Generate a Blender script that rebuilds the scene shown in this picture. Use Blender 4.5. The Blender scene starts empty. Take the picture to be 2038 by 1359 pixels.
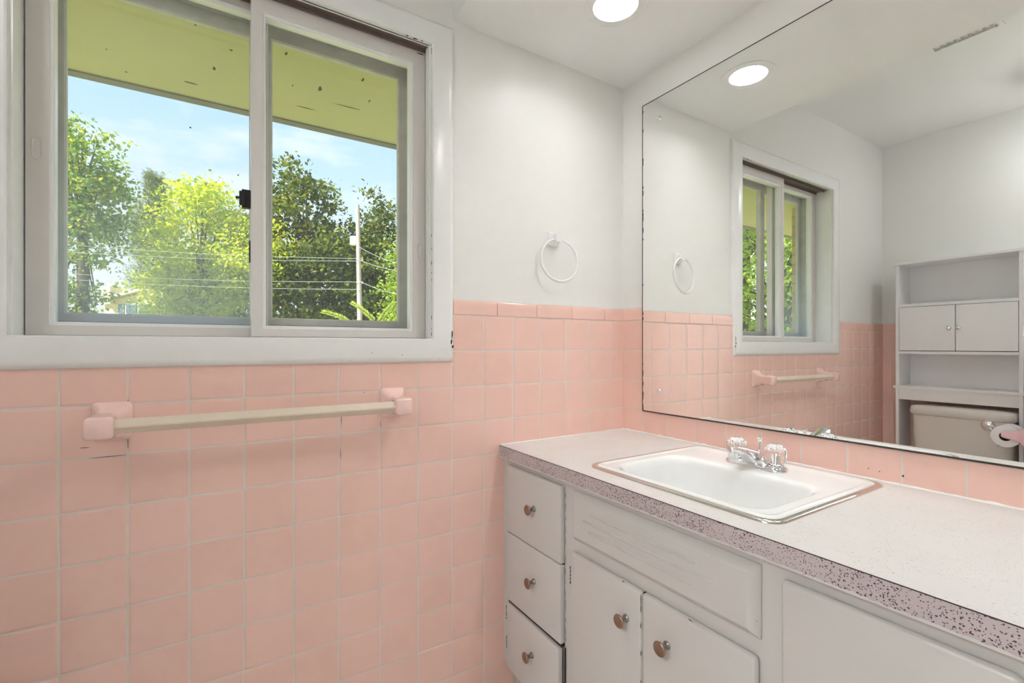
import bpy, bmesh, math, random
import numpy as np
from mathutils import Vector, Matrix
random.seed(7); rng = np.random.default_rng(11)
SC = bpy.context.scene
COL = SC.collection
PI = math.pi

# ------------------------------------------------------------------ room frame
# corner of window wall and mirror wall = origin; mirror wall x=0, window wall y=0,
# room at x<0, y<0; metres
T = 0.109                      # tile pitch
Z0 = 0.80 + 1.7556 * T         # a grout line of the wall tiles
CAM = Vector((-12.1207 * T, -11.96 * T, 1.1411 * T + Z0))
YAW = 1.0102
FOC = 938.3093
FW = Vector((math.cos(YAW), math.sin(YAW), 0)); RT = Vector((math.sin(YAW), -math.cos(YAW), 0))
CEIL = 2.385; SOF = 2.10; SOFX = -0.715; LW = -2.335; BACK = -2.45
CAP = 1.258

def far(px, depth, z=0.0):
    """point at a bearing from the viewpoint, for laying out the garden"""
    p = CAM + (FW + RT * ((px - 1019) / FOC)) * depth
    return Vector((p.x, p.y, z))
def hgt(py, depth):
    return CAM.z - (py - 688.3) / FOC * depth

# ------------------------------------------------------------------ materials
def nt(name):
    m = bpy.data.materials.new(name); m.use_nodes = True
    t = m.node_tree; t.nodes.clear()
    out = t.nodes.new('ShaderNodeOutputMaterial')
    return m, t, out
def N(t, kind, **kw):
    n = t.nodes.new(kind)
    for k, v in kw.items():
        if hasattr(n, k) and k not in n.inputs: setattr(n, k, v)
        else: n.inputs[k].default_value = v
    return n
def srgb(r, g, b):
    f = lambda c: (c / 255 / 12.92) if c / 255 <= 0.04045 else ((c / 255 + 0.055) / 1.055) ** 2.4
    return (f(r), f(g), f(b), 1)
def principled(t, out, col, rough=0.5, metal=0.0, spec=0.5, **kw):
    p = t.nodes.new('ShaderNodeBsdfPrincipled')
    p.inputs['Base Color'].default_value = col
    p.inputs['Roughness'].default_value = rough
    p.inputs['Metallic'].default_value = metal
    p.inputs['Specular IOR Level'].default_value = spec
    for k, v in kw.items(): p.inputs[k].default_value = v
    t.links.new(p.outputs[0], out.inputs[0])
    return p
def coords(t, scale=1.0):
    tc = t.nodes.new('ShaderNodeTexCoord'); mp = t.nodes.new('ShaderNodeMapping')
    mp.inputs['Scale'].default_value = (scale,) * 3 if isinstance(scale, (int, float)) else scale
    t.links.new(tc.outputs['Object'], mp.inputs[0]); return mp.outputs[0]
def bump(t, p, src, strength=0.1, dist=0.002):
    b = t.nodes.new('ShaderNodeBump'); b.inputs['Strength'].default_value = strength
    b.inputs['Distance'].default_value = dist
    t.links.new(src, b.inputs['Height']); t.links.new(b.outputs[0], p.inputs['Normal'])
def noise(t, vec, scale, detail=3, rough=0.55):
    n = t.nodes.new('ShaderNodeTexNoise'); n.inputs['Scale'].default_value = scale
    n.inputs['Detail'].default_value = detail; n.inputs['Roughness'].default_value = rough
    if vec is not None: t.links.new(vec, n.inputs['Vector'])
    return n.outputs['Fac']
def ramp(t, src, stops):
    r = t.nodes.new('ShaderNodeValToRGB'); e = r.color_ramp.elements
    while len(e) < len(stops): e.new(0.5)
    for el, (pos, c) in zip(e, stops):
        el.position = pos; el.color = c if len(c) == 4 else (*c, 1)
    t.links.new(src, r.inputs[0]); return r.outputs[0]
def mixc(t, fac, a, b, mode='MIX'):
    m = t.nodes.new('ShaderNodeMix'); m.data_type = 'RGBA'; m.blend_type = mode
    for s, i in ((fac, 0), (a, 6), (b, 7)):
        if hasattr(s, 'links'): t.links.new(s, m.inputs[i])
        else: m.inputs[i].default_value = s
    return m.outputs[2]
def simple(name, col, rough=0.5, metal=0.0, spec=0.5, nscale=0, nstr=0.1, ndist=0.001, mott=0.0, mscale=6):
    m, t, o = nt(name); p = principled(t, o, col, rough, metal, spec)
    v = coords(t)
    if nscale: bump(t, p, noise(t, v, nscale), nstr, ndist)
    if mott:
        dk = tuple(c * (1 - mott) for c in col[:3]) + (1,)
        t.links.new(mixc(t, noise(t, v, mscale, 4), dk, col), p.inputs['Base Color'])
    return m

M = {}
M['paint'] = simple('wall_paint', srgb(235, 234, 230), 0.45, nscale=180, nstr=0.06, ndist=0.0006)
M['ceil'] = simple('ceiling_paint', srgb(238, 238, 235), 0.6, nscale=160, nstr=0.06, ndist=0.0006)
M['trimw'] = simple('gloss_trim_paint', srgb(240, 240, 239), 0.22, nscale=35, nstr=0.05, ndist=0.0008)
M['vinyl'] = simple('sash_paint', srgb(224, 219, 215), 0.35, nscale=60, nstr=0.05, ndist=0.0006)
M['lip'] = simple('sash_lip_paint', srgb(240, 240, 240), 0.3)
M['chip'] = simple('paint_chip_dark', srgb(60, 52, 48), 0.8, mott=0.5, mscale=300)
M['track'] = simple('window_track_brown', srgb(128, 112, 104), 0.6, mott=0.35, mscale=40)
M['alu'] = simple('weathered_aluminium', srgb(224, 221, 216), 0.5, metal=0.0, mott=0.35, mscale=25)
M['dirty'] = simple('dusty_sill_metal', srgb(190, 186, 182), 0.8, mott=0.55, mscale=45)
M['black'] = simple('black_plastic', srgb(40, 40, 42), 0.45)
M['cabinet'] = simple('cabinet_paint', srgb(206, 202, 198), 0.3, nscale=45, nstr=0.08, ndist=0.0008)
M['dark'] = simple('dark_seam_and_gap_shade', srgb(52, 40, 36), 0.8)  # real dark backing and seam, plus painted shade in gaps and toe recess
M['chrome'] = simple('chrome', (0.86, 0.86, 0.88, 1), 0.09, metal=1)
M['rim'] = simple('brushed_steel_rim', (0.72, 0.68, 0.64, 1), 0.16, metal=1)
M['porcelain'] = simple('white_porcelain', srgb(236, 237, 235), 0.10)
M['toilet'] = simple('grey_toilet_china', srgb(226, 220, 213), 0.12)
M['copper'] = simple('aged_copper_knob', (0.38, 0.245, 0.18, 1), 0.32, metal=0.75, mott=0.25, mscale=90)
M['nickel'] = simple('nickel_stem', (0.30, 0.28, 0.26, 1), 0.36, metal=1)
M['ceramic'] = simple('pink_ceramic', srgb(247, 212, 202), 0.1, nscale=30, nstr=0.03)
M['rose'] = simple('rose_ceramic', srgb(242, 204, 212), 0.1)
M['tan'] = simple('tan_bar_plastic', srgb(234, 218, 198), 0.35, mott=0.12, mscale=30)
M['whiteplastic'] = simple('white_plastic', srgb(240, 239, 238), 0.2)
M['shelf'] = simple('white_melamine', srgb(243, 242, 243), 0.35)
M['tissue'] = simple('tissue_paper', srgb(243, 241, 242), 0.9, nscale=120, nstr=0.1)
M['core'] = simple('cardboard_core', srgb(92, 70, 48), 0.9)
M['floor'] = simple('floor_vinyl', srgb(226, 222, 216), 0.4, mott=0.06, mscale=12)
M['grout'] = simple('tile_grout', srgb(240, 230, 220), 0.85, mott=0.22, mscale=9)
M['vent'] = simple('vent_metal', srgb(190, 188, 182), 0.5)
M['cove'] = simple('cove_base_vinyl', srgb(205, 196, 182), 0.45)
M['caulk'] = simple('white_caulk', srgb(244, 242, 240), 0.5, nscale=60, nstr=0.4, ndist=0.002)
M['soffitout'] = simple('eave_board_bounce_tint', srgb(204, 198, 152), 0.75, mott=0.12, mscale=3)  # white boards tinted olive for green light bounced off the lawn
M['fascia'] = simple('eave_edge_metal', srgb(140, 134, 134), 0.6, mott=0.5, mscale=14)
M['grass'] = simple('lawn_grass', (0.30, 0.33, 0.12, 1), 0.9, mott=0.3, mscale=1.5)
M['bark'] = simple('tree_bark', srgb(96, 84, 72), 0.9, mott=0.4, mscale=4)
M['pole'] = simple('weathered_pole', srgb(176, 166, 160), 0.85, mott=0.3, mscale=3)
M['polebox'] = simple('pale_transformer', srgb(225, 226, 224), 0.5)
M['wire'] = simple('wire_sheath', srgb(150, 155, 158), 0.6)
M['stucco'] = simple('house_siding', srgb(238, 226, 180), 0.8)
M['siding'] = simple('brown_siding', srgb(120, 96, 84), 0.8)
M['roof'] = simple('roof_shingle', srgb(196, 184, 168), 0.9, mott=0.2, mscale=2)
M['houseglass'] = simple('house_window_glass', srgb(92, 110, 130), 0.1)

def m_tile():
    m, t, o = nt('pink_wall_tile'); p = principled(t, o, srgb(235, 199, 187), 0.11, 0, 0.5)
    g = t.nodes.new('ShaderNodeNewGeometry'); v = coords(t)
    a = mixc(t, g.outputs['Random Per Island'], srgb(242, 200, 187), srgb(247, 206, 195))
    mt = mixc(t, ramp(t, noise(t, v, 22, 3), [(0.35, (0, 0, 0)), (0.65, (1, 1, 1))]), a, srgb(245, 205, 190))
    t.links.new(mt, p.inputs['Base Color'])
    bump(t, p, noise(t, v, 26, 2), 0.10, 0.002)
    return m
M['tile'] = m_tile()

def m_counter(edge=False):
    m, t, o = nt('speckled_edge_laminate' if edge else 'flecked_laminate')
    p = principled(t, o, (0.8, 0.8, 0.8, 1), 0.35 if not edge else 0.45, 0, 0.4)
    v = coords(t)
    base = srgb(205, 193, 193) if edge else srgb(217, 215, 212)
    c = mixc(t, noise(t, v, 14, 4), base, srgb(190, 176, 178) if edge else srgb(211, 207, 203))
    # distorted space so the flecks are ragged
    wn = t.nodes.new('ShaderNodeTexNoise'); wn.inputs['Scale'].default_value = 60; t.links.new(v, wn.inputs['Vector'])
    add = t.nodes.new('ShaderNodeMix'); add.data_type = 'VECTOR'; add.inputs[0].default_value = 0.012 if not edge else 0.006
    t.links.new(v, add.inputs[4]); t.links.new(wn.outputs['Color'], add.inputs[5])
    def flecks(scale, thr, col, c, dens, dscale=9, ex=1.0):
        vo = t.nodes.new('ShaderNodeTexVoronoi'); vo.inputs['Scale'].default_value = scale
        mp = t.nodes.new('ShaderNodeMapping'); mp.inputs['Scale'].default_value = (1, ex, 1); mp.inputs['Rotation'].default_value = (0, 0, 0.6)
        t.links.new(add.outputs[1], mp.inputs[0]); t.links.new(mp.outputs[0], vo.inputs['Vector'])
        near = ramp(t, vo.outputs['Distance'], [(thr * 0.75, (1, 1, 1)), (thr, (0, 0, 0))])
        gate = ramp(t, noise(t, v, dscale, 3), [(dens, (0, 0, 0)), (dens + 0.06, (1, 1, 1))])
        mul = t.nodes.new('ShaderNodeMath'); mul.operation = 'MULTIPLY'
        t.links.new(near, mul.inputs[0]); t.links.new(gate, mul.inputs[1])
        return mixc(t, mul.outputs[0], c, col)
    if edge:
        c = flecks(330, 0.30, srgb(92, 70, 74), c, 0.36, 14)
        c = flecks(205, 0.29, srgb(74, 54, 58), c, 0.42, 20)
        c = flecks(90, 0.13, srgb(128, 92, 70), c, 0.45, 8)
    else:
        c = flecks(330, 0.20, srgb(178, 162, 156), c, 0.47, 16, 0.45)
        c = flecks(210, 0.15, srgb(176, 146, 122), c, 0.47, 11, 0.25)
        c = flecks(460, 0.20, srgb(178, 172, 172), c, 0.50, 28)
    t.links.new(c, p.inputs['Base Color'])
    return m
M['counter'] = m_counter(); M['edge'] = m_counter(True)

def m_mirror():
    m, t, o = nt('silvered_mirror')
    g = N(t, 'ShaderNodeBsdfGlossy', Color=(0.93, 0.94, 0.925, 1), Roughness=0.0)
    t.links.new(g.outputs[0], o.inputs[0]); return m
M['mirror'] = m_mirror()
M['mirroredge'] = simple('tarnished_mirror_edge', srgb(66, 58, 54), 0.5, mott=0.5, mscale=120)

def m_glass(name, haze, low):
    m, t, o = nt(name)
    tr = N(t, 'ShaderNodeBsdfTransparent', Color=(0.985, 0.99, 0.987, 1))
    gl = N(t, 'ShaderNodeBsdfGlossy', Roughness=0.01)
    df = N(t, 'ShaderNodeBsdfDiffuse', Color=(0.75, 0.85, 0.98, 1)); tl = N(t, 'ShaderNodeBsdfTranslucent', Color=(0.75, 0.86, 1, 1))
    dm = t.nodes.new('ShaderNodeMixShader'); dm.inputs[0].default_value = 0.6
    t.links.new(df.outputs[0], dm.inputs[1]); t.links.new(tl.outputs[0], dm.inputs[2])
    m1 = t.nodes.new('ShaderNodeMixShader'); m1.inputs[0].default_value = 0.035
    t.links.new(tr.outputs[0], m1.inputs[1]); t.links.new(gl.outputs[0], m1.inputs[2])
    m2 = t.nodes.new('ShaderNodeMixShader')
    v = coords(t); sp = t.nodes.new('ShaderNodeSeparateXYZ'); t.links.new(v, sp.inputs[0])
    mr = N(t, 'ShaderNodeMapRange'); mr.inputs['From Min'].default_value = 1.16; mr.inputs['From Max'].default_value = 1.65
    mr.inputs['To Min'].default_value = low; mr.inputs['To Max'].default_value = haze
    t.links.new(sp.outputs[2], mr.inputs[0])
    mu = N(t, 'ShaderNodeMath', operation='MULTIPLY'); t.links.new(mr.outputs[0], mu.inputs[0])
    t.links.new(ramp(t, noise(t, v, 7, 4), [(0.25, (0.6, 0.6, 0.6)), (0.75, (1, 1, 1))]), mu.inputs[1])
    t.links.new(mu.outputs[0], m2.inputs[0]); t.links.new(m1.outputs[0], m2.inputs[1]); t.links.new(dm.outputs[0], m2.inputs[2])
    vo = t.nodes.new('ShaderNodeTexVoronoi'); vo.inputs['Scale'].default_value = 11; t.links.new(v, vo.inputs['Vector'])
    sk_ = ramp(t, vo.outputs['Distance'], [(0.018, (1, 1, 1)), (0.026, (0, 0, 0))]); m3 = t.nodes.new('ShaderNodeMixShader')
    sd_ = N(t, 'ShaderNodeBsdfDiffuse', Color=(0.02, 0.02, 0.02, 1)); t.links.new(sk_, m3.inputs[0]); t.links.new(m2.outputs[0], m3.inputs[1]); t.links.new(sd_.outputs[0], m3.inputs[2])
    t.links.new(m3.outputs[0], o.inputs[0]); return m
M['glass'] = m_glass('window_glass', 0.01, 0.02); M['glassdusty'] = m_glass('dusty_window_glass', 0.03, 0.26)

def m_acrylic():
    m, t, o = nt('clear_acrylic')
    p = principled(t, o, (1, 1, 1, 1), 0.03, 0, 0.5); p.inputs['Transmission Weight'].default_value = 1; p.inputs['IOR'].default_value = 1.45
    return m
M['acrylic'] = m_acrylic()

def m_emit(name, col, s):
    m, t, o = nt(name); e = N(t, 'ShaderNodeEmission', Color=col, Strength=s)
    t.links.new(e.outputs[0], o.inputs[0]); return m
LAMP = 70.0
LAMPB = 205.0
M['lens'] = m_emit('lamp_lens_glow', (0.985, 0.985, 1.0, 1), LAMP)
ROOM_FILL = 18.5  # strength of the added bowl lamp that fills the room
M['lensb'] = m_emit('lamp_lens_glow_right', (0.985, 0.985, 1.0, 1), LAMPB)
M['roomfill'] = m_emit('added_bowl_glow', (0.95, 0.965, 1.0, 1), ROOM_FILL)
HALL_FILL = 145.0  # strength of the added hall lamp, fill through the doorway
M['hallfill'] = m_emit('added_hall_glow', (0.955, 0.97, 1.0, 1), HALL_FILL)

def m_leaf(name, c1, c2, c3, trans=0.45):
    m, t, o = nt(name)
    g = t.nodes.new('ShaderNodeNewGeometry')
    col = ramp(t, g.outputs['Random Per Island'], [(0.0, c1), (0.5, c2), (1.0, c3)])
    d = t.nodes.new('ShaderNodeBsdfDiffuse'); tl = t.nodes.new('ShaderNodeBsdfTranslucent')
    br = mixc(t, 1.0, col, (1.5, 1.45, 0.8, 1), 'MULTIPLY')
    t.links.new(col, d.inputs[0]); t.links.new(br, tl.inputs[0])
    mx = t.nodes.new('ShaderNodeMixShader'); mx.inputs[0].default_value = trans
    t.links.new(d.outputs[0], mx.inputs[1]); t.links.new(tl.outputs[0], mx.inputs[2])
    t.links.new(mx.outputs[0], o.inputs[0]); return m
M['leaf_mid'] = m_leaf('leaves_mid_green', (0.10, 0.19, 0.06), (0.17, 0.27, 0.07), (0.42, 0.46, 0.07))
M['leaf_yellow'] = m_leaf('leaves_yellow_green', (0.24, 0.36, 0.05), (0.46, 0.54, 0.05), (0.62, 0.60, 0.06), 0.5)
M['leaf_dark'] = m_leaf('leaves_dark_maple', (0.045, 0.075, 0.035), (0.09, 0.13, 0.04), (0.25, 0.27, 0.05), 0.35)
M['leaf_light'] = m_leaf('leaves_light_green', (0.15, 0.26, 0.05), (0.26, 0.37, 0.06), (0.40, 0.48, 0.10), 0.45)
M['needle'] = m_leaf('pine_needles', (0.10, 0.15, 0.08), (0.17, 0.23, 0.10), (0.28, 0.30, 0.14), 0.2)
M['yew'] = m_leaf('yew_needles', (0.32, 0.45, 0.07), (0.46, 0.57, 0.09), (0.58, 0.65, 0.16), 0.4)

def m_brick():
    m, t, o = nt('tan_brick'); p = principled(t, o, (0.5, 0.4, 0.3, 1), 0.85)
    v = coords(t); sx = t.nodes.new('ShaderNodeSeparateXYZ'); t.links.new(v, sx.inputs[0]); ad = N(t, 'ShaderNodeMath', operation='ADD')
    t.links.new(sx.outputs[0], ad.inputs[0]); t.links.new(sx.outputs[1], ad.inputs[1]); mp = t.nodes.new('ShaderNodeCombineXYZ'); t.links.new(ad.outputs[0], mp.inputs[0]); t.links.new(sx.outputs[2], mp.inputs[1])
    b = t.nodes.new('ShaderNodeTexBrick'); b.inputs['Scale'].default_value = 1
    b.inputs['Brick Width'].default_value = 0.20; b.inputs['Row Height'].default_value = 0.068; b.inputs['Mortar Size'].default_value = 0.006
    b.inputs['Color1'].default_value = srgb(206, 184, 140); b.inputs['Color2'].default_value = srgb(186, 160, 118); b.inputs['Mortar'].default_value = srgb(160, 150, 130)
    t.links.new(mp.outputs[0], b.inputs['Vector']); t.links.new(b.outputs['Color'], p.inputs['Base Color'])
    return m
M['brick'] = m_brick()

# ------------------------------------------------------------------ object helpers
def link(name, bm, mats, parent=None, smooth=None):
    me = bpy.data.meshes.new(name); bmesh.ops.recalc_face_normals(bm, faces=bm.faces[:])
    bm.to_mesh(me); bm.free()
    for k in (mats if isinstance(mats, (list, tuple)) else [mats]): me.materials.append(M[k] if isinstance(k, str) else k)
    if smooth is not None:
        me.shade_smooth()
        if smooth < 180: me.set_sharp_from_angle(angle=math.radians(smooth))
    o = bpy.data.objects.new(name, me); COL.objects.link(o)
    if parent is not None:
        o.parent = parent; o.matrix_parent_inverse = Matrix.Translation(parent_world(parent)).inverted()
    return o
def parent_world(o):
    # meshes are modelled in room coordinates; a thing's Empty sits unrotated at its base
    return o.location.copy() if o.type == 'EMPTY' else Vector((0, 0, 0))
def thing(name, loc, label, cat, group=None):
    o = bpy.data.objects.new(name, None); o.empty_display_size = 0.05; COL.objects.link(o); o.location = loc
    return tag(o, label, cat, group)
def tag(o, label, cat, group=None, kind=None):
    o['label'] = label; o['category'] = cat
    if group: o['group'] = group
    if kind: o['kind'] = kind
    return o
def struct(o):
    o['kind'] = 'structure'; return o
def sempty(name, loc=(0, 0, 0)):
    o = bpy.data.objects.new(name, None); COL.objects.link(o); o.location = loc; o['kind'] = 'structure'; return o

def box(bm, lo, hi, bev=0.0, seg=2, mat=0):
    lo = Vector(lo); hi = Vector(hi)
    r = bmesh.ops.create_cube(bm, size=1.0)
    vs = r['verts']; c = (lo + hi) / 2; s = hi - lo
    for v in vs: v.co = Vector((c.x + v.co.x * s.x, c.y + v.co.y * s.y, c.z + v.co.z * s.z))
    fs = list({f for v in vs for f in v.link_faces})
    for f in fs: f.material_index = mat
    if bev > 0:
        es = list({e for f in fs for e in f.edges})
        bmesh.ops.bevel(bm, geom=es, offset=bev, segments=seg, profile=0.5, affect='EDGES', clamp_overlap=True)
    return bm
def B(): return bmesh.new()
def loft(bm, loops, closed=True, cap0=False, cap1=False, mat=0):
    """loops: lists of points with equal counts, joined by quads"""
    rows = [[bm.verts.new(p) for p in lp] for lp in loops]
    n = len(rows[0])
    for a, b in zip(rows, rows[1:]):
        for i in range(n if closed else n - 1):
            j = (i + 1) % n
            try: bm.faces.new((a[i], a[j], b[j], b[i])).material_index = mat
            except ValueError: pass
    if cap0: bm.faces.new(rows[0]).material_index = mat
    if cap1: bm.faces.new(rows[-1]).material_index = mat
    return rows
def rectloop(x0, x1, z0, z1, y): return [(x0, y, z0), (x1, y, z0), (x1, y, z1), (x0, y, z1)]
def grow(r, d): return (r[0] - d, r[1] + d, r[2] - d, r[3] + d)
def ring(c, ax, r, n=24, ph=0.0):
    """circle round point c, normal ax"""
    ax = Vector(ax).normalized(); u = ax.orthogonal().normalized(); w = ax.cross(u)
    return [Vector(c) + u * (r * math.cos(2 * PI * i / n + ph)) + w * (r * math.sin(2 * PI * i / n + ph)) for i in range(n)]
def lathe(bm, c, ax, prof, n=28, cap0=True, cap1=True, mat=0, mod=None):
    """prof: (height along ax, radius)"""
    ax = Vector(ax).normalized(); u = ax.orthogonal().normalized(); w = ax.cross(u); c = Vector(c)
    L = []
    for h, r in prof:
        lp = []
        for i in range(n):
            a = 2 * PI * i / n; rr = r * (mod(a, h) if mod else 1)
            lp.append(c + ax * h + u * (rr * math.cos(a)) + w * (rr * math.sin(a)))
        L.append(lp)
    loft(bm, L, True, cap0, cap1, mat)
def tube(bm, pts, r, n=10, mat=0, caps=True):
    pts = [Vector(p) for p in pts]; L = []
    prev = None
    for i, p in enumerate(pts):
        d = (pts[min(i + 1, len(pts) - 1)] - pts[max(i - 1, 0)]).normalized()
        u = d.orthogonal().normalized() if prev is None else (prev - d * prev.dot(d)).normalized()
        prev = u; w = d.cross(u); rr = r[i] if isinstance(r, (list, tuple)) else r
        L.append([p + u * (rr * math.cos(2 * PI * k / n)) + w * (rr * math.sin(2 * PI * k / n)) for k in range(n)])
    loft(bm, L, True, caps, caps, mat)
def rrect(cx, cy, hx, hy, r, z, n=8):
    r = min(r, hx, hy); pts = []
    for sx, sy, a0 in ((1, 1, 0), (-1, 1, PI / 2), (-1, -1, PI), (1, -1, 3 * PI / 2)):
        for k in range(n + 1):
            a = a0 + PI / 2 * k / n
            pts.append((cx + sx * (hx - r) + r * math.cos(a), cy + sy * (hy - r) + r * math.sin(a), z))
    return pts
def chip(bm, c, u, v, n, w, h, mat=0, seed=0):
    """ragged flake of bare dark undercoat lying on a painted face"""
    rr = random.Random(seed); k = 9; c = Vector(c); u = Vector(u); v = Vector(v); n = Vector(n)
    pts = []
    for i in range(k):
        a = 2 * PI * i / k; f = rr.uniform(0.55, 1.15)
        pts.append(bm.verts.new(c + n * 0.0004 + u * (w * f * math.cos(a)) + v * (h * f * math.sin(a))))
    bm.faces.new(pts).material_index = mat

# ------------------------------------------------------------------ walls
WIN = (-1.6645, -0.785, 1.137, 2.000)          # clear opening of the window
CASE = grow(WIN, 0.0685)                       # outside of its casing

def wall_with_hole():
    bm = B(); y0, y1 = 0.0, 0.20
    x0, x1, z0, z1 = LW - 0.15, 0.15, 0.0, CEIL + 0.1
    h = grow(WIN, 0.012)
    outer = lambda y: [(x0, y, z0), (x1, y, z0), (x1, y, z1), (x0, y, z1)]
    hole = lambda y: rectloop(*h, y)
    a = [bm.verts.new(p) for p in outer(y0)]; b = [bm.verts.new(p) for p in hole(y0)]
    c = [bm.verts.new(p) for p in hole(y1)]; d = [bm.verts.new(p) for p in outer(y1)]
    for p, q in ((a, b), (b, c), (c, d), (d, a)):
        for i in range(4):
            j = (i + 1) % 4; bm.faces.new((p[i], p[j], q[j], q[i]))
    return bm
wall_back = struct(link('wall_back', wall_with_hole(), 'paint'))
bm = B(); box(bm, (0.0, BACK - 0.1, 0), (0.15, 0, CEIL + 0.1)); wall_right = struct(link('wall_right', bm, 'paint'))
DY0, DY1, DZ = -1.82, -1.02, 2.03             # unseen doorway to a hall, both added to let fill light in
bm = B(); box(bm, (LW - 0.15, DY1, 0), (LW, 0, CEIL + 0.1)); box(bm, (LW - 0.15, BACK - 0.1, 0), (LW, DY0, CEIL + 0.1)); box(bm, (LW - 0.15, DY0, DZ), (LW, DY1, CEIL + 0.1))
wall_left = struct(link('wall_left', bm, 'paint'))
bm = B()
for x in (LW, LW - 0.165): box(bm, (x, DY0 - 0.07, 0), (x + 0.015, DY0, DZ + 0.07)); box(bm, (x, DY1, 0), (x + 0.015, DY1 + 0.07, DZ + 0.07)); box(bm, (x, DY0, DZ), (x + 0.015, DY1, DZ + 0.07))
struct(link('trim_1', bm, 'trimw'))  # trim round the added doorway
HX = -3.75  # unseen hall, added to carry its lamp's fill light into the room
bm = B(); box(bm, (HX - 0.1, -2.55, 0), (HX, -0.25, CEIL + 0.1)); struct(link('wall_added_hall', bm, 'paint'))
bm = B(); box(bm, (HX, -0.35, 0), (LW - 0.15, -0.25, CEIL + 0.1)); struct(link('wall_added_hall_end', bm, 'paint'))
bm = B(); box(bm, (HX, -2.55, 0), (LW - 0.15, -2.45, CEIL + 0.1)); struct(link('wall_added_hall_back', bm, 'paint'))
bm = B(); box(bm, (HX, -2.45, -0.12), (LW - 0.15, -0.35, 0)); struct(link('floor_added_hall', bm, 'floor'))
bm = B(); box(bm, (HX, -2.45, CEIL), (LW - 0.15, -0.35, CEIL + 0.12)); struct(link('ceiling_added_hall', bm, 'ceil'))
bm = B(); box(bm, (LW, BACK - 0.1, 0), (0.0, BACK, CEIL + 0.1)); wall_front = struct(link('wall_front', bm, 'paint'))
bm = B(); box(bm, (LW, -0.86, 0), (-1.93, -0.722, 1.06), 0.004); wall_stub = struct(link('wall_partition', bm, 'paint'))  # unseen wall, top kept low so lamp light reaches the alcove
bm = B(); box(bm, (LW - 0.15, BACK - 0.1, -0.12), (0.15, 0.2, 0.0)); struct(link('floor', bm, 'floor'))
bm = B(); box(bm, (LW - 0.15, BACK - 0.1, CEIL), (0.15, 0.2, CEIL + 0.12)); struct(link('ceiling', bm, 'ceil'))

# boxed-in soffit over the vanity, with round cut-outs for the lamps
LAMPS = [(-0.343, -0.308), (-0.343, -0.935)]
LR = 0.0635
def soffit():
    bm = B(); x0, x1 = SOFX, 0.0; ys = [0.0, -0.62, BACK]
    # underside in two cells, each with a round hole
    for (lx, ly), (ya, yb) in zip(LAMPS, ((ys[1], ys[0]), (ys[2], ys[1]))):
        n = 48; hole = []; out = []
        for i in range(n):
            a = 2 * PI * i / n; ca, sa = math.cos(a), math.sin(a)
            hole.append(bm.verts.new((lx + LR * ca, ly + LR * sa, SOF)))
            tx = ((x1 - lx) / ca if ca > 1e-9 else (x0 - lx) / ca if ca < -1e-9 else 1e9)
            ty = ((yb - ly) / sa if sa > 1e-9 else (ya - ly) / sa if sa < -1e-9 else 1e9)
            s = min(tx, ty); out.append((lx + s * ca, ly + s * sa, s))
        corners = [(x1, yb), (x0, yb), (x0, ya), (x1, ya)]
        ov = [bm.verts.new((p[0], p[1], SOF)) for p in out]
        ang = lambda p: math.atan2(p[1] - ly, p[0] - lx) % (2 * PI)
        cs = sorted((ang(c), c) for c in corners)
        for i in range(n):
            j = (i + 1) % n; a0 = 2 * PI * i / n; a1 = 2 * PI * (i + 1) / n
            mid = [bm.verts.new((c[0], c[1], SOF)) for a, c in cs if a0 + 1e-6 < a < a1 - 1e-6]
            bm.faces.new([hole[i], hole[j], ov[j]] + mid[::-1] + [ov[i]])
    v = [bm.verts.new(p) for p in ((x0, 0, SOF), (x0, BACK, SOF), (x0, BACK, CEIL), (x0, 0, CEIL))]
    bm.faces.new(v)
    bmesh.ops.remove_doubles(bm, verts=bm.verts[:], dist=1e-5)
    return bm
struct(link('ceiling_soffit', soffit(), 'ceil'))

# ------------------------------------------------------------------ wall tiles
def tile(bm, o, u, v, n, w, h, t=0.006, e=0.0034, tilt=True, mat=0):
    o, u, v, n = Vector(o), Vector(u), Vector(v), Vector(n)
    g = 0.0011; c = o + u * (w / 2) + v * (h / 2)
    w -= 2 * g; h -= 2 * g
    if w < 0.006 or h < 0.006: return
    ta, tb = (random.gauss(0, 0.0022), random.gauss(0, 0.0022)) if tilt else (0, 0)
    dz = random.gauss(0, 0.00012) if tilt else 0
    def lp(ins, z):
        r = []
        for su, sv in ((-1, -1), (1, -1), (1, 1), (-1, 1)):
            a = su * (w / 2 - ins); b = sv * (h / 2 - ins)
            r.append(c + u * a + v * b + n * (z + (a * ta + b * tb + dz if z > 0.001 else 0)))
        return r
    loft(bm, [lp(0, 0), lp(0, t - e * 0.75), lp(e * 0.22, t - e * 0.25), lp(e * 0.75, t - e * 0.04), lp(e * 1.5, t)], True, False, True, mat)
def cut(rects, hole):
    out = []
    for x0, x1, z0, z1 in rects:
        hx0, hx1, hz0, hz1 = hole
        if x1 <= hx0 or x0 >= hx1 or z1 <= hz0 or z0 >= hz1: out.append((x0, x1, z0, z1)); continue
        if z0 < hz0: out.append((x0, x1, z0, hz0))
        if z1 > hz1: out.append((x0, x1, hz1, z1))
        a, b = max(z0, hz0), min(z1, hz1)
        if x0 < hx0: out.append((x0, hx0, a, b))
        if x1 > hx1: out.append((hx1, x1, a, b))
    return [r for r in out if r[1] - r[0] > 0.004 and r[3] - r[2] > 0.004]
ROWS = [Z0 + k * T for k in range(2, -10, -1)]          # z of grout lines, top row first
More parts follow.
